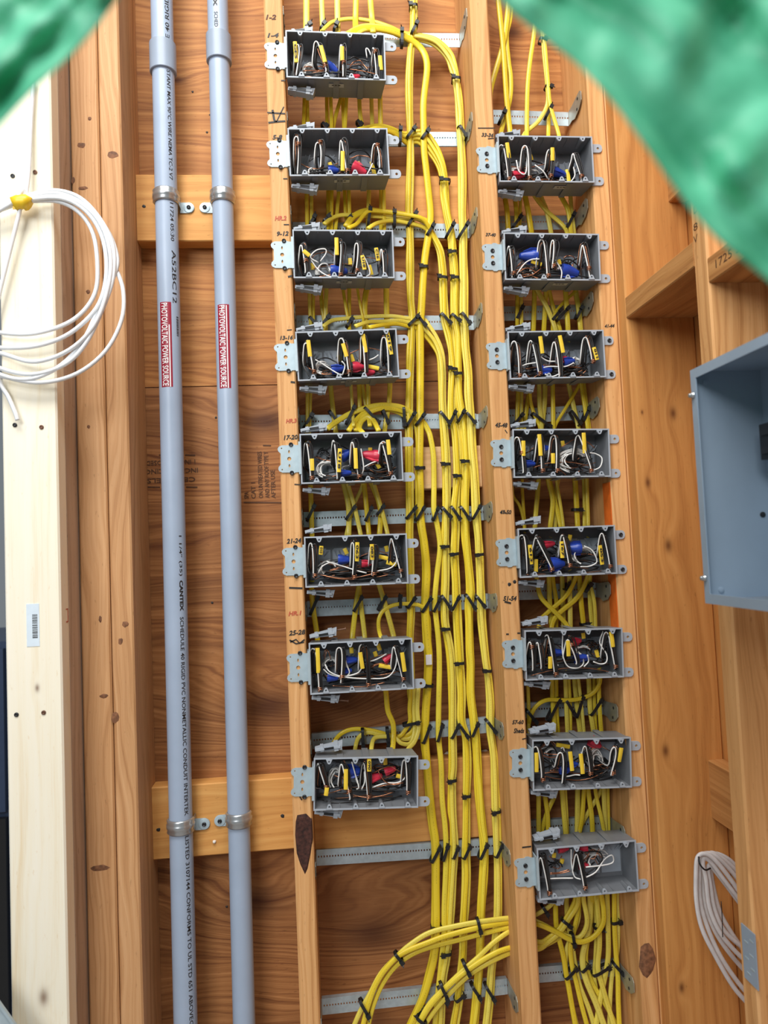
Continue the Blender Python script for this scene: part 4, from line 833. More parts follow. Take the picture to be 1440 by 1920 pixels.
for bk, d in INS.items():
    t = BOX[bk]; rr = random.Random(sum(ord(q) for q in bk)*13); col = 'left' if bk[0] == 'L' else 'right'; where = '%s box from the top, %s column' % (ORD[int(bk[1])-1], col)
    MW = Matrix.Translation(t.location) @ t.rotation_euler.to_matrix().to_4x4()
    def sub(name, label, cat, group, origin):
        o = bpy.data.objects.new(name, None); o.empty_display_size = .01; COL.objects.link(o); o.location = t.location; o.rotation_euler = t.rotation_euler
        return tag(o, label, cat, group)
    for i, (xt, xb, zt, zb, tw, tg) in enumerate(d['f']):
        f = sub('folded_wires', 'folded loop of house wires, %s from the left, %s' % (ORD[i], where), 'wires', 'folded wire loops in the boxes', None)
        kinds = ['white_wire', 'black_wire', 'copper_wire', 'white_wire', 'black_wire', 'black_wire', 'copper_wire', 'black_wire', 'black_wire']
        for j, kd in enumerate(kinds):
            if j == 3 and rr.random() < .6: continue
            o1 = (j-4)*.0015+rr.uniform(-.0016, .0016); hw = rr.uniform(.0016, .0055)*(1 if j < 4 else 1.15); yy = .006+.0014*(j % 4)+rr.uniform(0, .003); zz = zt+rr.uniform(0, .10)
            hw = hw/IW; o1 = o1/IW
            ze = zb-rr.uniform(0, .05)
            pts = [loc(xb+o1-.02+rr.uniform(-.02, .02), .5+rr.uniform(-.1, .35), BD-.008), loc(xt-hw+o1*.8-.008, .62, yy+.014), loc(xt-hw+o1*.7, zz+.14, yy+.004), loc(xt-hw*.5+o1*.6, zz+.02, yy), loc(xt+hw*.6+o1*.6, zz+.02, yy-.001),
                   loc(xt+hw+o1*.6+(xb-xt)*.15, zz+.15, yy-.001), loc(xt*.45+xb*.55+hw*.7+o1*.5, zz*.45+ze*.55, yy-.001), loc(xb+o1*.45+hw*.15, ze-.06, yy), loc(xb+o1*.45, ze, yy+.001)]
            wire(kd, pts, f)
        if tw is not None:
            q = (tw-zt)/(zb-zt); xx = xt+(xb-xt)*q+.004; pts = []
            for m_ in range(28):
                a = 2*pi*m_/10; pts.append(loc(xx, tw, .0075)+Vector((.0042*cos(a), .0042*sin(a)-.0005, .0040-.0030*m_/10)))
            build(MB().tube(pts, .00095, .00095, 5), 'copper_twist', 'copper', f, True, world=False)
        if tg is not None: tag_part(f, tg[0], tg[1], tg[2], tg[3], tg[4], .0035, rr)
    cnt = {}
    for (c, fx, fz, a, s) in d['n']: cnt[c] = cnt.get(c, 0)+1
    seen = {}
    for (c, fx, fz, a, s) in d['n']:
        nm = {'b': 'blue', 'r': 'red'}[c]; seen[c] = seen.get(c, 0)+1
        lb = '%s twist on wire connector inside %s' % (nm, where) if cnt[c] == 1 else '%s %s twist on wire connector listed left to right, %s' % (ORD[sorted([q[1] for q in d['n'] if q[0] == c]).index(fx)], nm, where)
        lb = lb.replace(' listed left to right,', ' from the left,')
        o = bpy.data.objects.new('wire_connector', nut_mesh(c, s)); COL.objects.link(o); s2 = s*1.08
        o.matrix_world = MW @ Matrix.Translation(loc(fx, fz, .024)) @ Matrix.Rotation(-a, 4, 'Y') @ Matrix.Rotation(rr.uniform(0, 3), 4, 'X') @ Matrix.Scale(s2, 4)
        tag(o, lb, 'wire connector', 'twist on wire connectors')
    lw_ = sub('loose_wires', 'loose tangle of wires at the back of the %s' % where, 'wires', 'loose wires at the back of the boxes', None)
    for (x0, x1, z0, z1, n) in d['w']:
        for q in range(int(n*1.4)):
            a = loc(rr.uniform(x0, x1), rr.uniform(z0, z1), rr.uniform(.022, .046)); b = loc(rr.uniform(x0, x1), rr.uniform(z0, z1), rr.uniform(.022, .05))
            cx = .5*(x0+x1); cz_ = .5*(z0+z1); rx = (x1-x0)*rr.uniform(.3, .55); rz = (z1-z0)*rr.uniform(.3, .55); a0 = rr.uniform(1.8, 3.0); y0 = rr.uniform(.018, .042)
            pts = [loc(cx+rx*cos(a0+s_*.55)+rr.uniform(-.006, .006), cz_+rz*sin(a0+s_*.55), y0+.003*s_*rr.uniform(.3, 1)) for s_ in range(7)]
            wire('white_wire', pts, lw_)
    for (x0, x1, z0, z1, n) in d['k']+[(.05, .95, .68, .97, 6), (.08, .55, .3, .7, 2), (.5, .95, .3, .7, 2)][:0 if bk == 'R8' else 3]:
        for q in range(int(n*1.5)):
            kd = 'black_wire' if q % 3 else 'copper_wire'; y0 = rr.uniform(.022, .048); sg = rr.choice((-1, 1)); zz = rr.uniform(z0, z1); bow = (z1-z0)*rr.uniform(.15, .5)*sg
            xa = x0+(x1-x0)*rr.uniform(0, .25); xb_ = x1-(x1-x0)*rr.uniform(0, .25)
            pts = [loc(xa+(xb_-xa)*s_/5, min(.985, max(.04, zz+bow*sin(pi*s_/5)+rr.uniform(-.015, .015))), y0+rr.uniform(-.003, .003)) for s_ in range(6)]
            wire(kd, pts, lw_)
    for a in d.get('arc', []): wire('white_wire', [loc(x, z, .014+rr.uniform(-.002, .004)) for x, z in a], lw_)
    for a in d.get('bk', []): wire('black_wire', [loc(x, z, .016+rr.uniform(-.002, .004)) for x, z in a], lw_)
    for a in d.get('cu', []): wire('copper_wire', [loc(x, z, .014+rr.uniform(-.002, .004)) for x, z in a], lw_)
    for i, (fx, fz, w, h, tx) in enumerate(d['t']):
        if w > h: 
            a = loc(fx-w/2, fz-.03, .02); b = loc(fx+w/2, fz+.03, .022); o = build(MB().tube([a, a.lerp(b, .5), b], .0040, .0022, 8, flat=True), 'sheath_tag', 'tag', lw_, 'auto', world=False)
            if tx:
                V, Fc = text_verts(tx, .03); c = a.lerp(b, .5)+Vector((0, -.0034, 0)); link('handwriting', flat_mesh('handwriting', [tuple(c+Vector(((s-.5)*.016, 0, (q-.5)*.0055))) for s, q in V], Fc, 'ink'), o)
        else: tag_part(lw_, fx, fz-h/2, fz+h/2, rr.uniform(-.01, .03), tx, .026, rr)
# ================================================================== yellow cables
def cable(label, pts, w, group, Y=.088, dx=0.0, dy=0.0, seed=None, k=5, th=None):
    """pts = photo pixels (u, v[, Y]); w = visible width in pixels"""
    P = []
    for q in pts:
        P.append(at(q[0]+dx, q[1], (q[2] if len(q) > 2 else Y)+dy))
    if seed is not None:
        r = random.Random(seed)
        P = [p+Vector((r.uniform(-.0011, .0011), r.uniform(-.0012, .0012), 0)) for p in P]
    o0 = P[0].copy(); hw = w*.00057
    mb = MB().tube(smooth_path(P, k), hw, th or min(.0031, max(.0025, hw*.55)), 8, flat=True)
    o = bpy.data.objects.new('yellow_cable', mb.mesh('yellow_cable', 'yellow', True, o0)); COL.objects.link(o); o.location = o0
    return tag(o, label, 'cable', group)
# ---- long vertical runs in the middle bay
RA = [(775, -70), (775, 0), (775, 50), (770, 100), (767, 150), (768, 200), (769, 250), (769, 300), (768, 350), (767, 400), (769, 450), (769, 500), (770, 560), (773, 600), (770, 660), (768, 720), (767, 780), (767, 830), (767, 870), (768, 920), (769, 960), (768, 1000), (769, 1060), (769, 1110), (770, 1150), (769, 1200), (769, 1250), (770, 1300)]
RA_end = [[(774, 1330), (778, 1352), (772, 1372), (757, 1380), (735, 1379), (700, 1370), (665, 1367), (640, 1375), (625, 1394), (622, 1412, .05)],
          [(780, 1330), (782, 1355), (776, 1378), (762, 1386), (742, 1382), (715, 1378), (690, 1373), (673, 1382), (667, 1402), (667, 1420, .045)],
          [(768, 1330), (768, 1352), (760, 1370), (748, 1381), (726, 1381), (708, 1382), (698, 1394), (696, 1420, .045)]]
for i, (dx, dy) in enumerate(((-3.6, .001), (3.6, 0), (0, -.0052))):
    s = RA if i < 2 else RA
    cable('%s strand of the first vertical cable run beside the left boxes' % ['left', 'right', 'front'][i], [(u+dx, v) for u, v in s]+RA_end[i], [7.6, 7.6, 7.4][i], 'cables of the first vertical run', .087, 0, dy, 10+i)
RBp = [(798, 110), (801, 133), (795, 173), (793, 200), (795, 240), (795, 283), (798, 317), (805, 367), (808, 400), (805, 433), (798, 480), (795, 513), (790, 580), (788, 613), (788, 680), (788, 740), (788, 807), (788, 873), (788, 923), (788, 957), (792, 990), (797, 1023), (800, 1073), (799, 1137), (802, 1200), (805, 1233), (803, 1283), (800, 1333), (798, 1383), (802, 1433), (808, 1500), (813, 1545), (818, 1585), (819, 1662), (818, 1731), (816, 1782), (807, 1825), (794, 1872), (769, 1925), (745, 1975)]
cable('single cable of the second vertical run, arching from the top left box', [(655, 66, .03), (668, 58, .05), (690, 53, .06), (715, 55, .068), (745, 63, .075), (775, 78, .082), (790, 93, .085)]+RBp, 12.5, 'cables of the second vertical run', .082, 0, 0, 21)
cable('rear cable of the second vertical run, first seen below the third strap', [(648, 425, .05), (665, 405, .07), (690, 396, .078), (725, 399, .082), (765, 405, .086), (790, 412), (803, 425)]+[(u-2, v) for u, v in RBp[10:]], 12, 'cables of the second vertical run', .088, 0, .001, 22)
cable('pale cable of the second vertical run, arching from the fifth left box', [(666, 808, .05), (672, 790, .066), (690, 775, .07), (715, 766, .072), (745, 768, .076), (768, 778, .083), (780, 795), (783, 830)]+[(u-5, v) for u, v in RBp[17:]], 9, 'cables of the second vertical run', .09, 0, .001, 23)
RC = [(790, 70), (817, 80), (840, 103), (850, 127), (855, 150), (860, 183), (862, 217), (863, 250), (865, 283), (867, 333), (867, 400), (868, 430), (869, 480), (870, 530), (870, 587), (873, 647), (878, 697), (879, 740), (882, 783), (885, 840), (890, 890), (892, 940), (893, 967), (897, 1007), (899, 1040), (901, 1090), (902, 1125), (903, 1167), (910, 1233), (915, 1267), (919, 1317), (920, 1367), (926, 1417), (928, 1467), (930, 1517), (933, 1590), (934, 1644), (933, 1717), (928, 1771), (922, 1818), (919, 1861), (912, 1925), (905, 1980)]
arcs1 = [[(606, 58, .045), (612, 50, .06), (627, 41, .07), (660, 35, .074), (700, 40, .076), (733, 52, .078), (757, 62)], [(650, 64, .03), (665, 54, .055), (682, 48, .066), (710, 49, .072), (735, 57, .078), (755, 65)], [(668, 66, .03), (680, 58, .05), (700, 54, .066), (726, 59, .072), (753, 69)]]
for i, (a, dx, dy) in enumerate(zip(arcs1, (4.2, 0, -4.2), (.003, -.003, .003))):
    cable('%s strand of the rightmost cable run, curving down from the top left box' % ['right', 'middle', 'left'][i], a+[(u+dx, v+(-4 if i == 0 else 4 if i == 2 else 0)*(1 if v < 130 else 0)) for u, v in RC], 7.4, 'cables of the rightmost run', .086, 0, dy, 31+i)
RD2 = [(790, 257), (813, 283), (827, 310), (832, 340), (834, 367), (838, 400), (846, 437), (848, 473), (852, 523), (853, 563), (853, 597), (857, 630), (858, 660), (858, 703), (860, 740), (865, 780), (868, 807), (872, 850), (873, 890), (872, 940), (872, 973), (873, 1007), (878, 1057), (882, 1107), (880, 1135), (880, 1167), (880, 1217), (883, 1250), (883, 1300), (888, 1350), (892, 1383), (895, 1433), (898, 1483), (903, 1543), (908, 1590), (906, 1644), (903, 1699), (901, 1753), (899, 1807), (895, 1861), (888, 1925), (880, 1980)]
arcs2 = [[(672, 243, .04), (690, 238, .06), (712, 235, .07), (735, 241, .076), (757, 250)], [(690, 245, .035), (710, 240, .055), (735, 246, .07), (757, 256)], [(700, 246, .03), (722, 243, .055), (742, 251, .07), (760, 262)], [(712, 248, .03), (730, 248, .055), (748, 258, .07), (765, 270)]]
for i, (a, dx, dy) in enumerate(zip(arcs2, (4.4, 1.5, -1.6, -4.6), (.003, -.003, .0, .004))):
    cable('%s strand of the cable run curving down from the second left box' % ['right', 'middle right', 'middle left', 'left'][i], a+[(u+dx, v+(i-1.5)*7*max(0, min(1, (340-v)/60))) for u, v in RD2], 7.0, 'cables from the second left box', .086, 0, dy, 41+i)
RD1 = [(813, 444), (825, 470), (829, 500), (831, 522), (832, 560), (834, 597), (842, 630), (847, 660), (849, 693), (847, 740), (847, 783), (853, 807), (857, 850), (858, 890), (855, 923), (853, 953), (854, 990), (853, 1040), (855, 1090), (856, 1125), (858, 1167), (862, 1243), (865, 1300), (865, 1350), (873, 1383), (876, 1433), (875, 1490), (875, 1554), (874, 1601), (874, 1644), (872, 1699), (870, 1735), (868, 1789), (863, 1843), (859, 1879), (852, 1925), (846, 1980)]
arcs3 = [[(608, 420, .05), (625, 408, .066), (645, 403, .072), (690, 405, .074), (740, 408, .074), (780, 410, .076), (795, 416, .08), (806, 430)], [(652, 428, .04), (668, 420, .055), (680, 405, .066), (692, 396, .068), (720, 397, .07), (755, 402, .072), (785, 408, .074), (800, 420, .08)], [(690, 428, .03), (708, 418, .05), (735, 414, .068), (770, 419, .074), (795, 428, .08)]]
for i, (a, dx, dy) in enumerate(zip(arcs3, (4.2, 0, -4.2), (.003, -.003, .003))):
    cable('%s strand of the cable run curving down from the third left box' % ['right', 'middle', 'left'][i], a+[(u+dx*(1 if v > 450 else .5), v) for u, v in RD1], 7.3, 'cables from the third left box', .086, 0, dy, 51+i)
RE = [(788, 607), (800, 620), (815, 640), (825, 665), (829, 700), (829, 740), (830, 775), (835, 840), (837, 890), (837, 940), (836, 965), (835, 1007), (835, 1040), (835, 1090), (834, 1125), (835, 1167), (843, 1217), (847, 1267), (848, 1333), (848, 1367), (849, 1433), (847, 1463), (847, 1517), (850, 1547), (851, 1590), (848, 1644), (845, 1699), (841, 1760), (836, 1800), (830, 1843), (825, 1925), (820, 1980)]
arcs4 = [[(606, 612, .05), (620, 602, .065), (640, 598, .072), (690, 594, .074), (735, 593, .075), (766, 597, .078)], [(665, 612, .04), (690, 604, .06), (715, 603, .07), (745, 601, .074), (765, 604, .08)], [(692, 614, .03), (720, 609, .055), (745, 607, .068), (766, 612, .078)]]
for i, (a, dx, dy) in enumerate(zip(arcs4, (4.2, 0, -4.2), (.003, -.0035, .002))):
    cable('%s strand of the cable run curving down from the fourth left box' % ['right', 'middle', 'left'][i], a+[(u+dx, v+(i-1)*9*max(0, min(1, (680-v)/60))) for u, v in RE], 7.3, 'cables from the fourth left box', .085, 0, dy, 61+i)
RF = [(780, 783), (795, 793), (804, 808), (808, 823), (812, 857), (813, 907), (813, 953), (818, 973), (823, 1007), (825, 1033), (820, 1073), (816, 1123), (817, 1150), (822, 1200), (823, 1250), (823, 1333), (823, 1383), (827, 1433), (830, 1500), (834, 1547), (836, 1590), (836, 1644), (833, 1699), (832, 1753), (828, 1800), (822, 1850), (815, 1925), (808, 1980)]
cable('cable curving down from the fifth left box to the bottom', [(614, 804, .05), (630, 792, .062), (653, 777, .07), (680, 767, .072), (713, 760, .074), (747, 762, .076), (765, 770, .08)]+RF, 10, 'cables from the fifth left box', .085, 0, 0, 71)
cable('loop of cable rising from the fifth left box and back', [(711, 808, .04), (700, 790, .06), (690, 782, .066), (678, 790, .064), (674, 803, .055), (680, 812, .03)], 9, 'cables from the fifth left box', .07, 0, 0, 72)
cable('cable slanting over the fifth strap into the fifth left box', [(654, 808, .04), (666, 790, .06), (682, 775, .07), (705, 764, .072), (732, 768, .078), (752, 776, .084), (772, 790)], 9, 'cables from the fifth left box', .08, 0, .002, 73)
# ---- arch above the seventh box
cable('cable arching from the seventh strap into the seventh left box', [(714, 1197, .04), (711, 1180, .06), (711, 1160, .07), (720, 1143, .075), (745, 1133, .076), (775, 1133, .078), (792, 1138, .08), (803, 1152, .086), (806, 1180), (805, 1230), (803, 1290)], 7, 'cables above the seventh left box', .088, 0, -.002, 74)
cable('cable winding down from the seventh left box into the eighth', [(722, 1285, .05), (725, 1302, .07), (727, 1333, .074), (737, 1357, .074), (737, 1385, .07), (735, 1418, .045)], 9.5, 'cables into the eighth left box', .07, 0, 0, 75)
cable('cable bending under the first run into the eighth left box', [(785, 1290, .08), (783, 1330, .08), (785, 1365, .076), (778, 1390, .068), (767, 1402, .06), (757, 1416, .04)], 8, 'cables into the eighth left box', .07, 0, 0, 76)
cable('cable looping low above the right end of the eighth left box', [(775, 1290, .085), (776, 1335, .082), (778, 1368, .078), (770, 1393, .07), (754, 1394, .066), (740, 1383, .07), (722, 1381, .072), (703, 1384, .07), (697, 1400, .055), (697, 1420, .035)], 7.5, 'cables into the eighth left box', .07, 0, .003, 77)
# ---- short feeders between neighbouring boxes
def feeders(rows, what, group, sd):
    for i, (pts, w) in enumerate(rows):
        P = [q if len(q) > 2 else (q[0], q[1], .078) for q in pts]
        dv = .006*(i % 3)-.004
        (u0, v0, _), (u1, v1, _) = P[0], P[1]; (ua, va, _), (ub, vb, _) = P[-2], P[-1]
        if v0 > -20: P = [(u0-(u1-u0)*.25, v0-24, .052)]+P
        P = P+[(ub+(ub-ua)*.25, vb+24, .052)]
        cable('%s yellow cable from the left %s' % (ORD[i], what), P, w, group, .078, 0, dv, sd+i)
feeders([([(575, -60), (574, 0), (574, 52)], 12), ([(601, -60), (602, 0), (605, 52)], 10), ([(633, -60), (633, 0), (633, 54)], 11), ([(666, -60), (667, 0), (667, 40)], 11), ([(690, -60), (694, 0), (698, 38)], 11)], 'above the top left box', 'cables above the top left box', 100)
feeders([([(570, 180), (569, 240)], 7), ([(576, 180), (577, 240)], 7), ([(613, 180), (613, 240)], 7), ([(620, 180), (621, 240)], 7), ([(642, 175), (631, 212), (626, 240)], 7), ([(642, 185), (645, 240)], 8), ([(650, 180), (647, 240)], 7), ([(673, 178), (676, 212), (679, 236)], 8), ([(696, 178), (699, 236)], 8), ([(713, 178), (713, 238)], 9)], 'between the first and second left boxes', 'cables between the first and second left boxes', 120)
feeders([([(575, 350), (577, 425)], 7.5), ([(583, 350), (584, 425)], 7), ([(615, 350), (616, 425)], 7), ([(623, 350), (622, 425)], 7), ([(635, 350), (629, 425)], 7), ([(645, 350), (649, 400), (652, 425)], 7), ([(653, 350), (656, 425)], 7), ([(691, 350), (690, 425)], 8), ([(713, 350), (714, 425)], 7), ([(720, 350), (720, 425)], 7)], 'between the second and third left boxes', 'cables between the second and third left boxes', 140)
feeders([([(580, 545), (582, 612)], 6.5), ([(588, 545), (587, 612)], 6.5), ([(602, 540), (604, 575), (609, 612)], 8), ([(612, 540), (610, 575), (611, 612)], 8), ([(642, 540), (648, 575), (655, 612)], 6), ([(654, 540), (655, 612)], 7.5), ([(670, 540), (677, 575), (680, 600)], 5), ([(690, 530), (684, 560), (683, 590), (686, 618)], 11), ([(724, 530), (726, 600)], 10.5)], 'between the third and fourth left boxes', 'cables between the third and fourth left boxes', 160)
feeders([([(576, 730), (576, 805)], 6.5), ([(583, 730), (581, 805)], 6), ([(619, 725), (625, 770), (630, 808)], 9), ([(659, 722), (662, 775)], 6), ([(672, 720), (675, 770), (672, 800)], 8), ([(680, 722), (690, 775), (707, 805)], 8), ([(690, 722), (692, 775)], 8), ([(731, 720), (730, 760), (722, 805)], 9)], 'between the fourth and fifth left boxes', 'cables between the fourth and fifth left boxes', 180)
feeders([([(582, 920), (583, 960), (586, 1000)], 9), ([(645, 905), (653, 950), (654, 1000)], 10), ([(678, 915), (662, 950), (650, 1000)], 7), ([(652, 908), (664, 950), (675, 1000)], 8), ([(682, 902), (687, 950), (691, 1000)], 9), ([(695, 902), (712, 950), (711, 1000)], 10), ([(700, 905), (716, 960), (727, 1000)], 8)], 'between the fifth and sixth left boxes', 'cables between the fifth and sixth left boxes', 200)
feeders([([(585, 1112), (588, 1145), (594, 1190)], 9.5), ([(674, 1095), (668, 1135), (661, 1195)], 9.5), ([(673, 1098), (678, 1140), (684, 1195)], 9), ([(711, 1095), (724, 1140), (738, 1195)], 9.5)], 'between the sixth and seventh left boxes', 'cables between the sixth and seventh left boxes', 220)
# ---- right column
feeders([([(933, -40), (936, 8), (941, 70), (945, 117), (950, 187), (957, 250)], 10), ([(957, -40), (952, 23), (944, 83), (931, 129), (921, 165)], 10.5), ([(962, -40), (957, 31), (950, 69), (954, 117), (957, 146), (955, 187), (941, 240)], 9), ([(1012, -40), (1003, 56), (993, 115), (989, 167), (988, 244)], 8.5), ([(1010, -40), (1016, 50), (1021, 104), (1026, 156), (1027, 195), (1010, 228), (983, 251)], 8), ([(1014, -40), (1018, 50), (1022, 104), (1027, 156), (1029, 198), (1028, 250)], 8), ([(1018, -40), (1020, 50), (1024, 104), (1028, 156), (1031, 198), (1046, 251)], 7.5)], 'above the top right box', 'cables above the top right box', 300)
feeders([([(946, 365), (951, 400), (953, 433)], 9.5), ([(965, 365), (968, 400), (967, 433)], 9), ([(976, 365), (975, 433)], 6), ([(985, 365), (991, 400), (996, 436)], 10), ([(1000, 365), (1024, 394), (1058, 425)], 8), ([(1014, 365), (1024, 395), (1032, 436)], 9), ([(1050, 365), (1064, 395), (1071, 436)], 9), ([(1070, 365), (1071, 400), (1076, 436)], 8)], 'between the first and second right boxes', 'cables between the first and second right boxes', 320)
feeders([([(970, 545), (970, 612)], 7), ([(977, 545), (977, 612)], 7), ([(1003, 548), (1000, 617)], 9), ([(1006, 543), (1028, 580), (1041, 617)], 9), ([(1023, 550), (1019, 617)], 9), ([(1029, 548), (1039, 580), (1050, 617)], 8), ([(1059, 543), (1062, 580), (1064, 617)], 9.5), ([(1080, 543), (1058, 565), (1040, 590), (1036, 617)], 6), ([(1080, 548), (1084, 580), (1088, 617)], 10)], 'between the second and third right boxes', 'cables between the second and third right boxes', 340)
feeders([([(970, 730), (970, 800)], 8), ([(977, 730), (977, 800)], 7), ([(992, 728), (984, 800)], 8), ([(995, 755), (1004, 780), (1012, 800)], 6.5), ([(1010, 722), (1012, 760), (1015, 790)], 8.5), ([(1021, 722), (1021, 760), (1016, 800)], 9.5), ([(1037, 720), (1037, 800)], 8), ([(1086, 720), (1062, 762), (1042, 798)], 6), ([(1068, 722), (1077, 765), (1084, 802)], 9), ([(1090, 722), (1097, 765), (1102, 802)], 8), ([(1095, 722), (1101, 765), (1106, 802)], 6)], 'between the third and fourth right boxes', 'cables between the third and fourth right boxes', 360)
feeders([([(962, 930), (973, 948), (981, 976)], 5.5), ([(980, 910), (981, 945), (983, 976)], 6), ([(1010, 905), (1007, 940), (1004, 974)], 9), ([(1029, 902), (1036, 940), (1032, 985)], 9), ([(1030, 902), (1040, 940), (1051, 985)], 9), ([(1046, 902), (1040, 940), (1041, 985)], 8), ([(1044, 905), (1050, 950), (1055, 985)], 6), ([(1078, 900), (1081, 940), (1082, 985)], 10), ([(1095, 900), (1096, 940), (1096, 985)], 7), ([(1100, 900), (1102, 940), (1102, 985)], 7)], 'between the fourth and fifth right boxes', 'cables between the fourth and fifth right boxes', 380)
feeders([([(1007, 1096, .07), (1015, 1122, .066), (1042, 1150, .066), (1064, 1174, .066)], 8.5), ([(1029, 1090), (1030, 1130), (1033, 1176)], 9), ([(1037, 1092), (1043, 1130), (1043, 1176)], 8), ([(1078, 1086, .068), (1060, 1118, .068), (1030, 1146, .068), (1013, 1163, .066)], 8), ([(1101, 1086, .068), (1082, 1120, .068), (1050, 1148, .068), (1036, 1166, .064)], 9), ([(1054, 1090), (1056, 1176)], 9), ([(1068, 1092), (1070, 1176)], 9), ([(1086, 1086), (1090, 1130), (1094, 1176)], 9.5), ([(1104, 1090), (1106, 1130), (1110, 1176)], 8), ([(1108, 1095), (1114, 1130), (1116, 1176)], 7)], 'between the fifth and sixth right boxes', 'cables between the fifth and sixth right boxes', 400)
feeders([([(990, 1292), (991, 1330), (992, 1365)], 6.5), ([(1034, 1280), (1037, 1330), (1040, 1378)], 8.5), ([(1042, 1280), (1043, 1330), (1048, 1378)], 8), ([(1060, 1280), (1062, 1330), (1064, 1378)], 8), ([(1066, 1280), (1069, 1330), (1070, 1378)], 6), ([(1078, 1278), (1082, 1330), (1088, 1378)], 9), ([(1085, 1278), (1090, 1330), (1095, 1378)], 6), ([(1103, 1276), (1107, 1330), (1113, 1378)], 9), ([(1114, 1276), (1115, 1330), (1118, 1378)], 7), ([(1123, 1276), (1124, 1330), (1127, 1378)], 8)], 'between the sixth and seventh right boxes', 'cables between the sixth and seventh right boxes', 420)
cable('cable bowed sideways over the sixth strap of the right bay', [(1126, 1262, .055), (1124, 1282, .062), (1112, 1299, .066), (1091, 1309, .068), (1065, 1313, .068), (1028, 1312, .068), (1007, 1323, .068), (995, 1344, .072), (990, 1370, .08)], 7.5, 'cables between the sixth and seventh right boxes', .07, 0, 0, 440)
feeders([([(1009, 1492), (1009, 1566)], 8.5), ([(1021, 1488), (1026, 1530), (1027, 1566)], 8.5), ([(1040, 1490), (1025, 1522), (1015, 1566)], 8.5), ([(1053, 1484), (1057, 1525), (1062, 1566)], 9.5), ([(1060, 1484), (1063, 1525), (1065, 1566)], 5), ([(1082, 1482), (1083, 1566)], 10), ([(1096, 1482), (1092, 1530), (1086, 1566)], 8), ([(1104, 1482), (1109, 1530), (1112, 1566)], 9), ([(1126, 1482), (1108, 1514), (1090, 1546)], 8), ([(1118, 1490), (1126, 1530), (1133, 1562)], 7), ([(1133, 1480), (1135, 1562)], 9), ([(1140, 1480), (1141, 1562)], 7)], 'between the seventh and eighth right boxes', 'cables between the seventh and eighth right boxes', 460)
BT = 'below the bottom right box'; GB = 'cables hanging below the bottom right box'
low = [([(1040, 1670, .055), (1041, 1697), (1043, 1740), (1055, 1790), (1061, 1823), (1066, 1845), (1073, 1890), (1079, 1930)], 9.5, .080, 'leftmost cable'),
 ([(1064, 1670, .055), (1063, 1692), (1065, 1730), (1072, 1770), (1077, 1807), (1087, 1848), (1103, 1890), (1116, 1930)], 9, .086, 'second cable from the left'),
 ([(1089, 1668, .05), (1086, 1692), (1083, 1723), (1074, 1750), (1063, 1782), (1060, 1815), (1066, 1850), (1074, 1890), (1082, 1930)], 9, .084, 'bending third cable'),
 ([(1086, 1668, .052), (1085, 1700), (1075, 1745), (1069, 1773), (1073, 1810), (1080, 1840), (1090, 1882), (1102, 1930)], 8.5, .078, 'inner third cable'),
 ([(1105, 1665, .055), (1106, 1690), (1106, 1723), (1100, 1757), (1093, 1790), (1093, 1813), (1100, 1840), (1117, 1882), (1135, 1930)], 11, .080, 'broad middle cable'),
 ([(1110, 1665, .055), (1110, 1700), (1107, 1740), (1098, 1780), (1099, 1813), (1113, 1848), (1137, 1887), (1158, 1930)], 9, .087, 'rear middle cable swinging right'),
 ([(1119, 1662, .055), (1119, 1683), (1123, 1733), (1124, 1773), (1120, 1813), (1127, 1845), (1138, 1882), (1152, 1930)], 9.5, .079, 'front cable right of the middle'),
 ([(1116, 1664, .055), (1116, 1700), (1118, 1750), (1115, 1800), (1113, 1825), (1118, 1855), (1128, 1900), (1134, 1930)], 7, .089, 'rear cable right of the middle'),
 ([(1138, 1658, .055), (1138, 1680), (1140, 1740), (1140, 1790), (1135, 1823), (1128, 1857), (1122, 1895), (1118, 1930)], 9.5, .083, 'second cable from the right'),
 ([(1152, 1655, .055), (1152, 1680), (1153, 1740), (1155, 1790), (1158, 1832), (1160, 1880), (1161, 1930)], 9, .080, 'rightmost front cable'),
 ([(1157, 1655, .055), (1158, 1680), (1158, 1740), (1157, 1785), (1148, 1823), (1145, 1870), (1142, 1930)], 8, .087, 'rightmost rear cable')]
for i, (pts, w, Y, nm) in enumerate(low): cable('%s hanging %s' % (nm, BT), pts, w, GB, Y, 0, 0, 500+i)
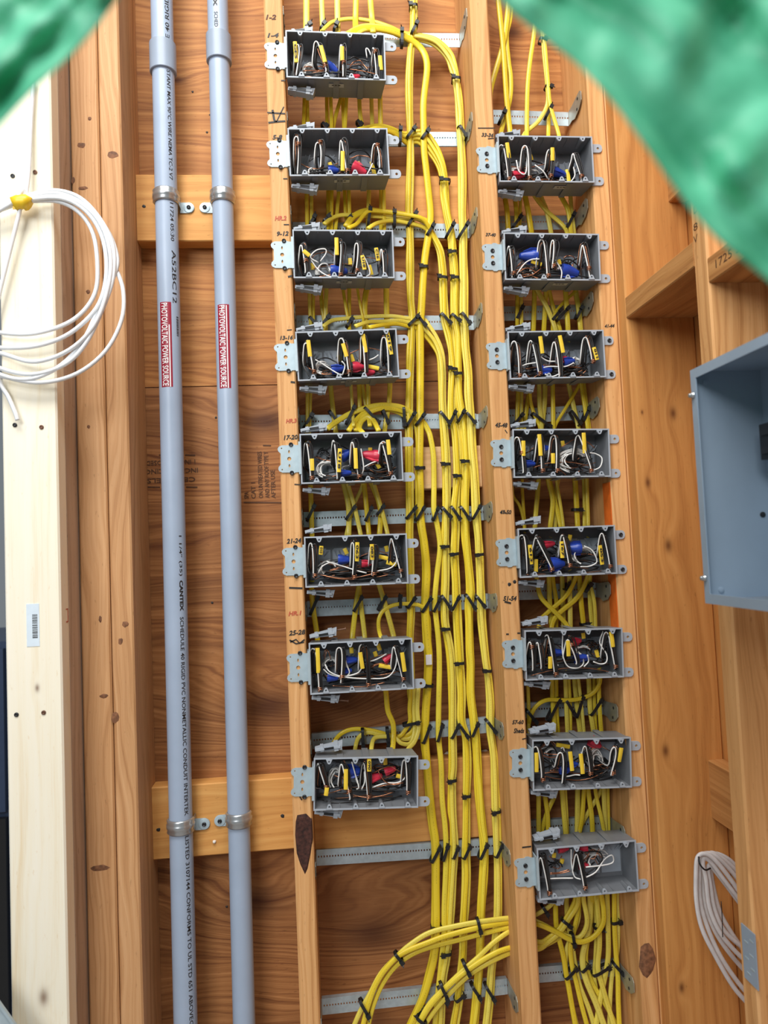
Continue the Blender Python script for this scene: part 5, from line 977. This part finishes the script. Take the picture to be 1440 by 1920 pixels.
arcs = [([(1093, 1664, .04), (1094, 1688), (1100, 1723), (1097, 1743), (1088, 1757), (1073, 1758), (1050, 1750), (1013, 1731), (990, 1723, .075), (966, 1720, .075), (913, 1726), (859, 1735), (805, 1749), (769, 1771), (744, 1793), (715, 1825), (693, 1865), (675, 1897), (662, 1930)], 8.5, .063, 'outermost'),
 ([(1124, 1664, .04), (1128, 1688), (1132, 1707), (1130, 1730), (1117, 1753), (1093, 1765), (1070, 1762), (1042, 1747), (1013, 1734), (990, 1730, .075), (966, 1728, .075), (906, 1738), (841, 1753), (805, 1766), (756, 1787), (728, 1812), (706, 1846), (690, 1888), (678, 1930)], 9, .060, 'second'),
 ([(1080, 1668, .045), (1078, 1690), (1062, 1720), (1047, 1742), (1030, 1757), (1013, 1766, .072), (990, 1755, .078), (966, 1738, .076), (913, 1749), (859, 1763), (805, 1777), (768, 1791), (740, 1815), (717, 1848), (700, 1888), (688, 1930)], 8, .067, 'third'),
 ([(1084, 1670, .045), (1083, 1696), (1068, 1722), (1052, 1746), (1032, 1764), (1013, 1775, .074), (990, 1762, .08), (967, 1743, .076), (931, 1764), (895, 1796), (870, 1818), (841, 1847), (805, 1883), (778, 1930)], 8.5, .064, 'fourth'),
 ([(1048, 1746, .072), (1030, 1764, .072), (1013, 1778, .074), (990, 1780, .08), (968, 1775, .076), (931, 1785), (895, 1807), (859, 1832), (834, 1857), (805, 1890), (782, 1930)], 9, .062, 'fifth'),
 ([(1062, 1745, .08), (1045, 1760, .078), (1013, 1776, .078), (990, 1784, .082), (968, 1783, .078), (928, 1799), (884, 1826), (848, 1858), (816, 1894), (792, 1930)], 8, .068, 'sixth')]
for i, (pts, w, Y, nm) in enumerate(arcs): cable('%s sweeping cable passing through the middle stud at the bottom' % nm, pts, w, 'cables sweeping through the middle stud', Y, 0, 0, 530+i)
cable('short cable tied beside the stud below the bottom right box', [(1046, 1676, .05), (1034, 1696, .066), (1012, 1711, .07), (990, 1722, .08)], 8, GB, .07, 0, 0, 540)

# ================================================================== black cable ties
def tie(u, v, ang, Lpx, label, Y=.084, w=.0060, depth=.0098, head=1):
    """closed nylon band round a bundle; ang = direction of the visible strip in degrees (0 = level, 90 = upright)"""
    p = at(u, v, Y); a = radians(ang); T = Vector((cos(a), 0, sin(a))); S = Vector((-sin(a), 0, cos(a))); hl = Lpx*.00054
    mb = MB(); n = 18; m = []
    for i in range(n):
        q = 2*pi*i/n; cx = math.copysign(abs(cos(q))**.55, cos(q)); cy = math.copysign(abs(sin(q))**.55, sin(q))
        for sc in (1.0, .82 if depth > .005 else .8):
            c = T*(hl*cx*(1 if sc == 1 else 1-.0011/hl))+Vector((0, (depth if sc == 1 else depth-.0011)*cy, 0))
            for s in (-1, 1): m.append(c+S*(s*w/2))
    mb.v = [tuple(x) for x in m]
    for i in range(n):
        A = i*4; B = ((i+1) % n)*4
        mb.f += [(A, A+1, B+1, B), (A+2, B+2, B+3, A+3), (A, B, B+2, A+2), (A+1, A+3, B+3, B+1)]
    o = bpy.data.objects.new('cable_tie', mb.mesh('cable_tie', 'tie')); COL.objects.link(o); o.location = p
    tag(o, label, 'cable tie', 'black nylon cable ties')
    hb = MB(); e = head*hl*.78; hc = T*e+Vector((0, -depth-.0005, 0)); vs = []
    for i, (x, y, z) in enumerate([(x, y, z) for z in (-1, 1) for y in (-1, 1) for x in (-1, 1)]): vs.append(tuple(hc+T*(x*.0042)+Vector((0, y*.0026, 0))+S*(z*.0040)))
    hb.v = vs; hb.f = [(0, 2, 3, 1), (4, 5, 7, 6), (0, 1, 5, 4), (2, 6, 7, 3), (0, 4, 6, 2), (1, 3, 7, 5)]
    link('head', hb.mesh('head', 'tie'), o)
    t0 = hc+T*(head*.003); tb = MB().tube([t0, t0+T*(head*.002)+S*.0015+Vector((0, -.003, 0)), t0+T*(head*.004)+S*.003+Vector((0, -.0045, 0))], .0014, .0006, 4)
    link('tail', tb.mesh('tail', 'tie'), o)
    return o
RUN = {'A': 'first cable run', 'B': 'second cable run', 'F': 'fifth box cable run', 'E': 'fourth box cable run', 'D': 'third box cable run', 'd': 'second box cable run', 'C': 'rightmost cable run'}
def ties_on(strap_i, rows):
    for k, u, v, ang, L in rows: tie(u, v, ang, L, 'black tie holding the %s on the %s middle bay strap' % (RUN[k], ORD[strap_i]), .0845, depth=.0122 if k in 'ACd' else .0108, head=1 if ang < 90 else -1)
ties_on(0, [('A', 776, 58, 60, 26)])
ties_on(1, [('A', 770, 253, 48, 26), ('B', 796, 256, 50, 24), ('C', 866, 250, 118, 30)])
ties_on(2, [('A', 772, 414, 55, 34), ('B', 806, 434, 55, 26), ('d', 843, 434, 58, 30), ('C', 868, 434, 55, 34)])
ties_on(3, [('A', 774, 604, 42, 30), ('B', 789, 603, 125, 28), ('D', 835, 599, 128, 30), ('d', 853, 598, 135, 24), ('C', 872, 599, 122, 30)])
ties_on(4, [('A', 769, 788, 56, 34), ('B', 787, 788, 50, 28), ('E', 833, 784, 125, 32), ('D', 847, 785, 62, 30), ('d', 863, 782, 58, 26), ('C', 881, 785, 125, 28)])
ties_on(5, [('A', 770, 962, 48, 30), ('B', 787, 964, 55, 32), ('F', 816, 964, 66, 28), ('E', 836, 961, 128, 28), ('D', 853, 962, 122, 32), ('d', 870, 962, 122, 32), ('C', 892, 961, 58, 30)])
ties_on(6, [('A', 770, 1130, 50, 26), ('B', 799, 1134, 55, 34), ('F', 818, 1134, 62, 30), ('E', 836, 1129, 122, 32), ('D', 853, 1131, 60, 30), ('d', 881, 1128, 120, 34), ('C', 899, 1127, 125, 28)])
ties_on(7, [('B', 799, 1376, 66, 38), ('F', 824, 1373, 72, 36), ('E', 852, 1371, 60, 30), ('D', 868, 1369, 122, 30), ('d', 889, 1367, 64, 30), ('C', 919, 1360, 125, 30)])
ties_on(8, [('B', 816, 1600, 58, 36), ('F', 834, 1597, 70, 34), ('E', 853, 1597, 66, 26), ('D', 874, 1596, 62, 30), ('d', 905, 1594, 62, 34), ('C', 934, 1593, 62, 30)])
ties_on(9, [('B', 786, 1894, 38, 26), ('E', 829, 1862, 118, 34), ('D', 861, 1868, 35, 22), ('d', 891, 1855, 122, 30), ('C', 917, 1857, 120, 32)])
for k, u, v, L, wh in (('A', 775, 15, 17, 'near the top edge'), ('C', 855, 151, 18, 'above the second strap'), ('d', 834, 341, 22, 'below the second strap'), ('d', 848, 475, 18, 'just below the third strap'), ('B', 795, 502, 17, 'below the third strap'), ('D', 830, 522, 20, 'below the third strap'), ('d', 853, 523, 17, 'above the fourth strap'),
    ('D', 849, 693, 18, 'between the fourth and fifth straps'), ('d', 859, 702, 17, 'between the fourth and fifth straps'), ('B', 788, 878, 19, 'between the fifth and sixth straps'), ('E', 836, 871, 18, 'between the fifth and sixth straps'), ('D', 858, 893, 16, 'between the fifth and sixth straps'), ('d', 872, 866, 17, 'between the fifth and sixth straps'),
    ('E', 835, 1025, 17, 'between the sixth and seventh straps'), ('D', 852, 1039, 17, 'between the sixth and seventh straps'), ('C', 899, 1040, 17, 'between the sixth and seventh straps'), ('E', 836, 1179, 18, 'between the seventh and eighth straps'), ('D', 862, 1243, 19, 'between the seventh and eighth straps'), ('C', 913, 1257, 17, 'between the seventh and eighth straps'), ('B', 803, 1285, 20, 'beside the seventh left box'),
    ('E', 848, 1462, 17, 'between the eighth and ninth straps'), ('D', 875, 1491, 16, 'between the eighth and ninth straps'), ('C', 930, 1520, 17, 'between the eighth and ninth straps'), ('B', 818, 1737, 21, 'between the ninth and tenth straps'), ('D', 870, 1734, 16, 'between the ninth and tenth straps'), ('E', 837, 1786, 19, 'under the sweeping cables')):
    tie(u, v, random.Random(u).uniform(-9, 9), L, 'black tie wrapped round the %s %s' % (RUN[k], wh), .085, depth=.0118 if k in 'ACd' else .0102, head=-1)
for u, v, ang, L, lb, Y in (
    (753, 74, 88, 34, 'upright black tie round the arching cables beside the top left box', .079), (750, 258, 86, 34, 'upright black tie round the cables beside the second left box', .077),
    (692, 408, 80, 34, 'upright black tie round the arching cables above the third left box', .073), (739, 412, 88, 32, 'upright black tie right of the arch above the third left box', .075),
    (657, 779, 62, 40, 'long black tie left of the arch above the fifth left box', .075), (697, 780, 130, 44, 'long black tie over the arch above the fifth left box', .070), (722, 781, 110, 32, 'short black tie right of the arch above the fifth left box', .078), (757, 782, 90, 40, 'upright black tie beside the first run at the fifth strap', .082),
    (578, 790, 56, 34, 'black tie at the left end of the fifth strap', .082), (625, 782, 122, 30, 'black tie second from the left on the fifth strap', .082),
    (583, 962, 62, 36, 'black tie at the left end of the sixth strap', .080), (657, 962, 52, 32, 'black tie second from the left on the sixth strap', .078), (691, 964, 62, 30, 'black tie third from the left on the sixth strap', .078), (713, 957, 52, 22, 'black tie fourth from the left on the sixth strap', .078),
    (589, 1135, 64, 40, 'black tie at the left end of the seventh strap', .080), (671, 1132, 58, 34, 'black tie second from the left on the seventh strap', .078), (716, 1131, 58, 32, 'black tie third from the left on the seventh strap', .078), (750, 1128, 88, 26, 'upright black tie on the seventh strap', .078),
    (770, 1356, 8, 32, 'wide black tie under the right end of the seventh left box', .080), (680, 1383, 90, 36, 'first upright black tie above the eighth left box', .078), (727, 1381, 92, 36, 'second upright black tie above the eighth left box', .074),
    (586, 416, 58, 22, 'black tie at the left end of the third strap', .08), (612, 413, 40, 16, 'black tie second from the left on the third strap', .076), (652, 417, 50, 20, 'black tie third from the left on the third strap', .078),
    (586, 602, 130, 20, 'black tie at the left end of the fourth strap', .08), (611, 602, 48, 20, 'black tie second from the left on the fourth strap', .08), (655, 607, 52, 20, 'black tie third from the left on the fourth strap', .08),
    (577, 53, 30, 14, 'black tie at the top left corner of the top left box', .08), (605, 53, 50, 14, 'black tie second along the top left box', .08), (629, 54, 60, 14, 'black tie third along the top left box', .08), (673, 233, 130, 14, 'black tie above the middle of the second left box', .07), (608, 237, 140, 14, 'black tie above the left half of the second left box', .08),
    (897, 1733, 100, 24, 'upright black tie round the outer sweeping cables', .060), (747, 1793, 128, 22, 'slanted black tie at the bend of the sweeping cables', .060), (873, 1812, 115, 26, 'slanted black tie round the lower sweeping cables', .062), (683, 1888, 118, 34, 'black tie round the sweeping cables at the tenth strap', .060), (832, 1857, 112, 34, 'black tie round the lower sweeping cables at the tenth strap', .060), (790, 1912, 140, 22, 'lowest black tie on the sweeping cables', .060),
    (1016, 77, 168, 14, 'upper black tie on the cable above the top right box', .082), (1027, 165, 155, 14, 'middle black tie on the cable above the top right box', .082), (1027, 213, 60, 26, 'lower black tie above the top right box on the first strap', .082), (940, 222, 62, 26, 'black tie at the left of the first strap of the right bay', .082),
    (968, 418, 52, 28, 'black tie at the left of the second strap of the right bay', .080), (1068, 416, 60, 34, 'black tie at the right of the second strap of the right bay', .080),
    (973, 588, 62, 28, 'black tie at the left of the third strap of the right bay', .080), (1042, 592, 48, 28, 'black tie at the middle of the third strap of the right bay', .078), (1054, 590, 46, 34, 'second black tie at the middle of the third strap of the right bay', .074), (1084, 588, 62, 26, 'black tie at the right of the third strap of the right bay', .080),
    (969, 789, 48, 34, 'black tie at the left of the fourth strap of the right bay', .080), (1014, 789, 140, 48, 'long slanted black tie on the fourth strap of the right bay', .078), (1078, 784, 122, 34, 'black tie right of the middle of the fourth strap of the right bay', .078), (1097, 778, 64, 30, 'rightmost black tie on the fourth strap of the right bay', .080),
    (1080, 956, 176, 17, 'black tie round the cables above the fifth right box', .080), (1101, 1102, 55, 20, 'black tie at the right of the fifth strap of the right bay', .074), (1062, 1100, 60, 16, 'black tie at the middle of the fifth strap of the right bay', .078), (1094, 1170, 5, 14, 'black tie just above the sixth right box', .074),
    (995, 1342, 126, 32, 'black tie at the left of the sixth strap of the right bay', .075), (1037, 1330, 58, 50, 'long black tie second on the sixth strap of the right bay', .078), (1067, 1325, 118, 36, 'black tie third on the sixth strap of the right bay', .074), (1085, 1324, 70, 46, 'long black tie fourth on the sixth strap of the right bay', .078), (1116, 1325, 52, 40, 'rightmost black tie on the sixth strap of the right bay', .080),
    (1020, 1704, 120, 17, 'black tie beside the stud below the bottom right box', .068), (1060, 1728, 140, 20, 'slanted black tie on the bundle below the bottom right box', .062), (1073, 1759, 95, 22, 'upright black tie under the curved cables below the bottom right box', .060), (1120, 1738, 172, 15, 'black tie on the middle hanging cable below the bottom right box', .079), (1153, 1727, 8, 18, 'black tie on the rightmost hanging cables', .082),
    (1069, 1822, 42, 32, 'first black tie on the lowest strap of the right bay', .080), (1095, 1813, 40, 20, 'second black tie on the lowest strap of the right bay', .081), (1126, 1818, 24, 38, 'third black tie on the lowest strap of the right bay', .080), (1157, 1813, 130, 26, 'rightmost black tie on the lowest strap of the right bay', .081)):
    tie(u, v, ang, L, lb, Y, head=1 if ang < 90 else -1)
# small white tape on a cable
p = at(804, 1237, .0775); o = build(MB().box(-.006, .006, -.0012, .0012, -.010, .010), 'tape_wrap', 'stickwhite'); o.location = p; tag(o, 'small white paper label round the second run beside the seventh left box', 'label')

# ================================================================== green plastic sheet with an arched opening, close in front of the viewer
edge = [(-110, 350), (-50, 284), (0, 232), (60, 168), (120, 112), (170, 60), (212, 5), (270, -80), (360, -190), (470, -270), (590, -300), (720, -260), (830, -150), (895, -55), (945, 10), (1010, 62), (1085, 120), (1150, 190), (1210, 270), (1270, 355), (1340, 440), (1430, 515), (1500, 572), (1560, 620)]
E2 = smooth_path([(u, v, 0) for u, v in edge], 5)
mb = MB(); NR = 26; rs = random.Random(5)
ph = [rs.uniform(0, 6.28) for _ in range(6)]
for i, e in enumerate(E2):
    s = i/len(E2)
    cu_ = Vector((575, 900, 0)); out = (Vector((e.x, e.y, 0))-cu_).normalized()
    for j in range(NR+1):
        q = j/NR; d = (420+260*min(1, max(0, (e.x-700)/500)))*q**1.15
        u = e.x+out.x*d; v = e.y+out.y*d
        dep = .300 + .035*q + .0035*sin(150*s+ph[4]+5*q)*min(1, q*5+.1)*(.5+.5*sin(9*q+30*s)) + .005*sin(52*s+ph[0]+3.0*q)*min(1, q*3+.25) + .004*sin(21*q+9*s+ph[1]) + .0035*sin(87*s+13*q+ph[2])*min(1, q*4+.15)+.003*sin(33*q-17*s+ph[3])
        if j == 0: dep -= .002
        mb.v.append(tuple(CPOS+ray(u, v)*dep))
n = NR+1
for i in range(len(E2)-1):
    for j in range(NR): mb.f.append((i*n+j, i*n+j+1, (i+1)*n+j+1, (i+1)*n+j))
gs = build(mb, 'plastic_sheet', 'green', None, True)
sm = gs.modifiers.new('thickness', 'SOLIDIFY'); sm.thickness = .0006
tag(gs, 'blurred green plastic sheet with an arched opening across both upper corners', 'plastic sheet')
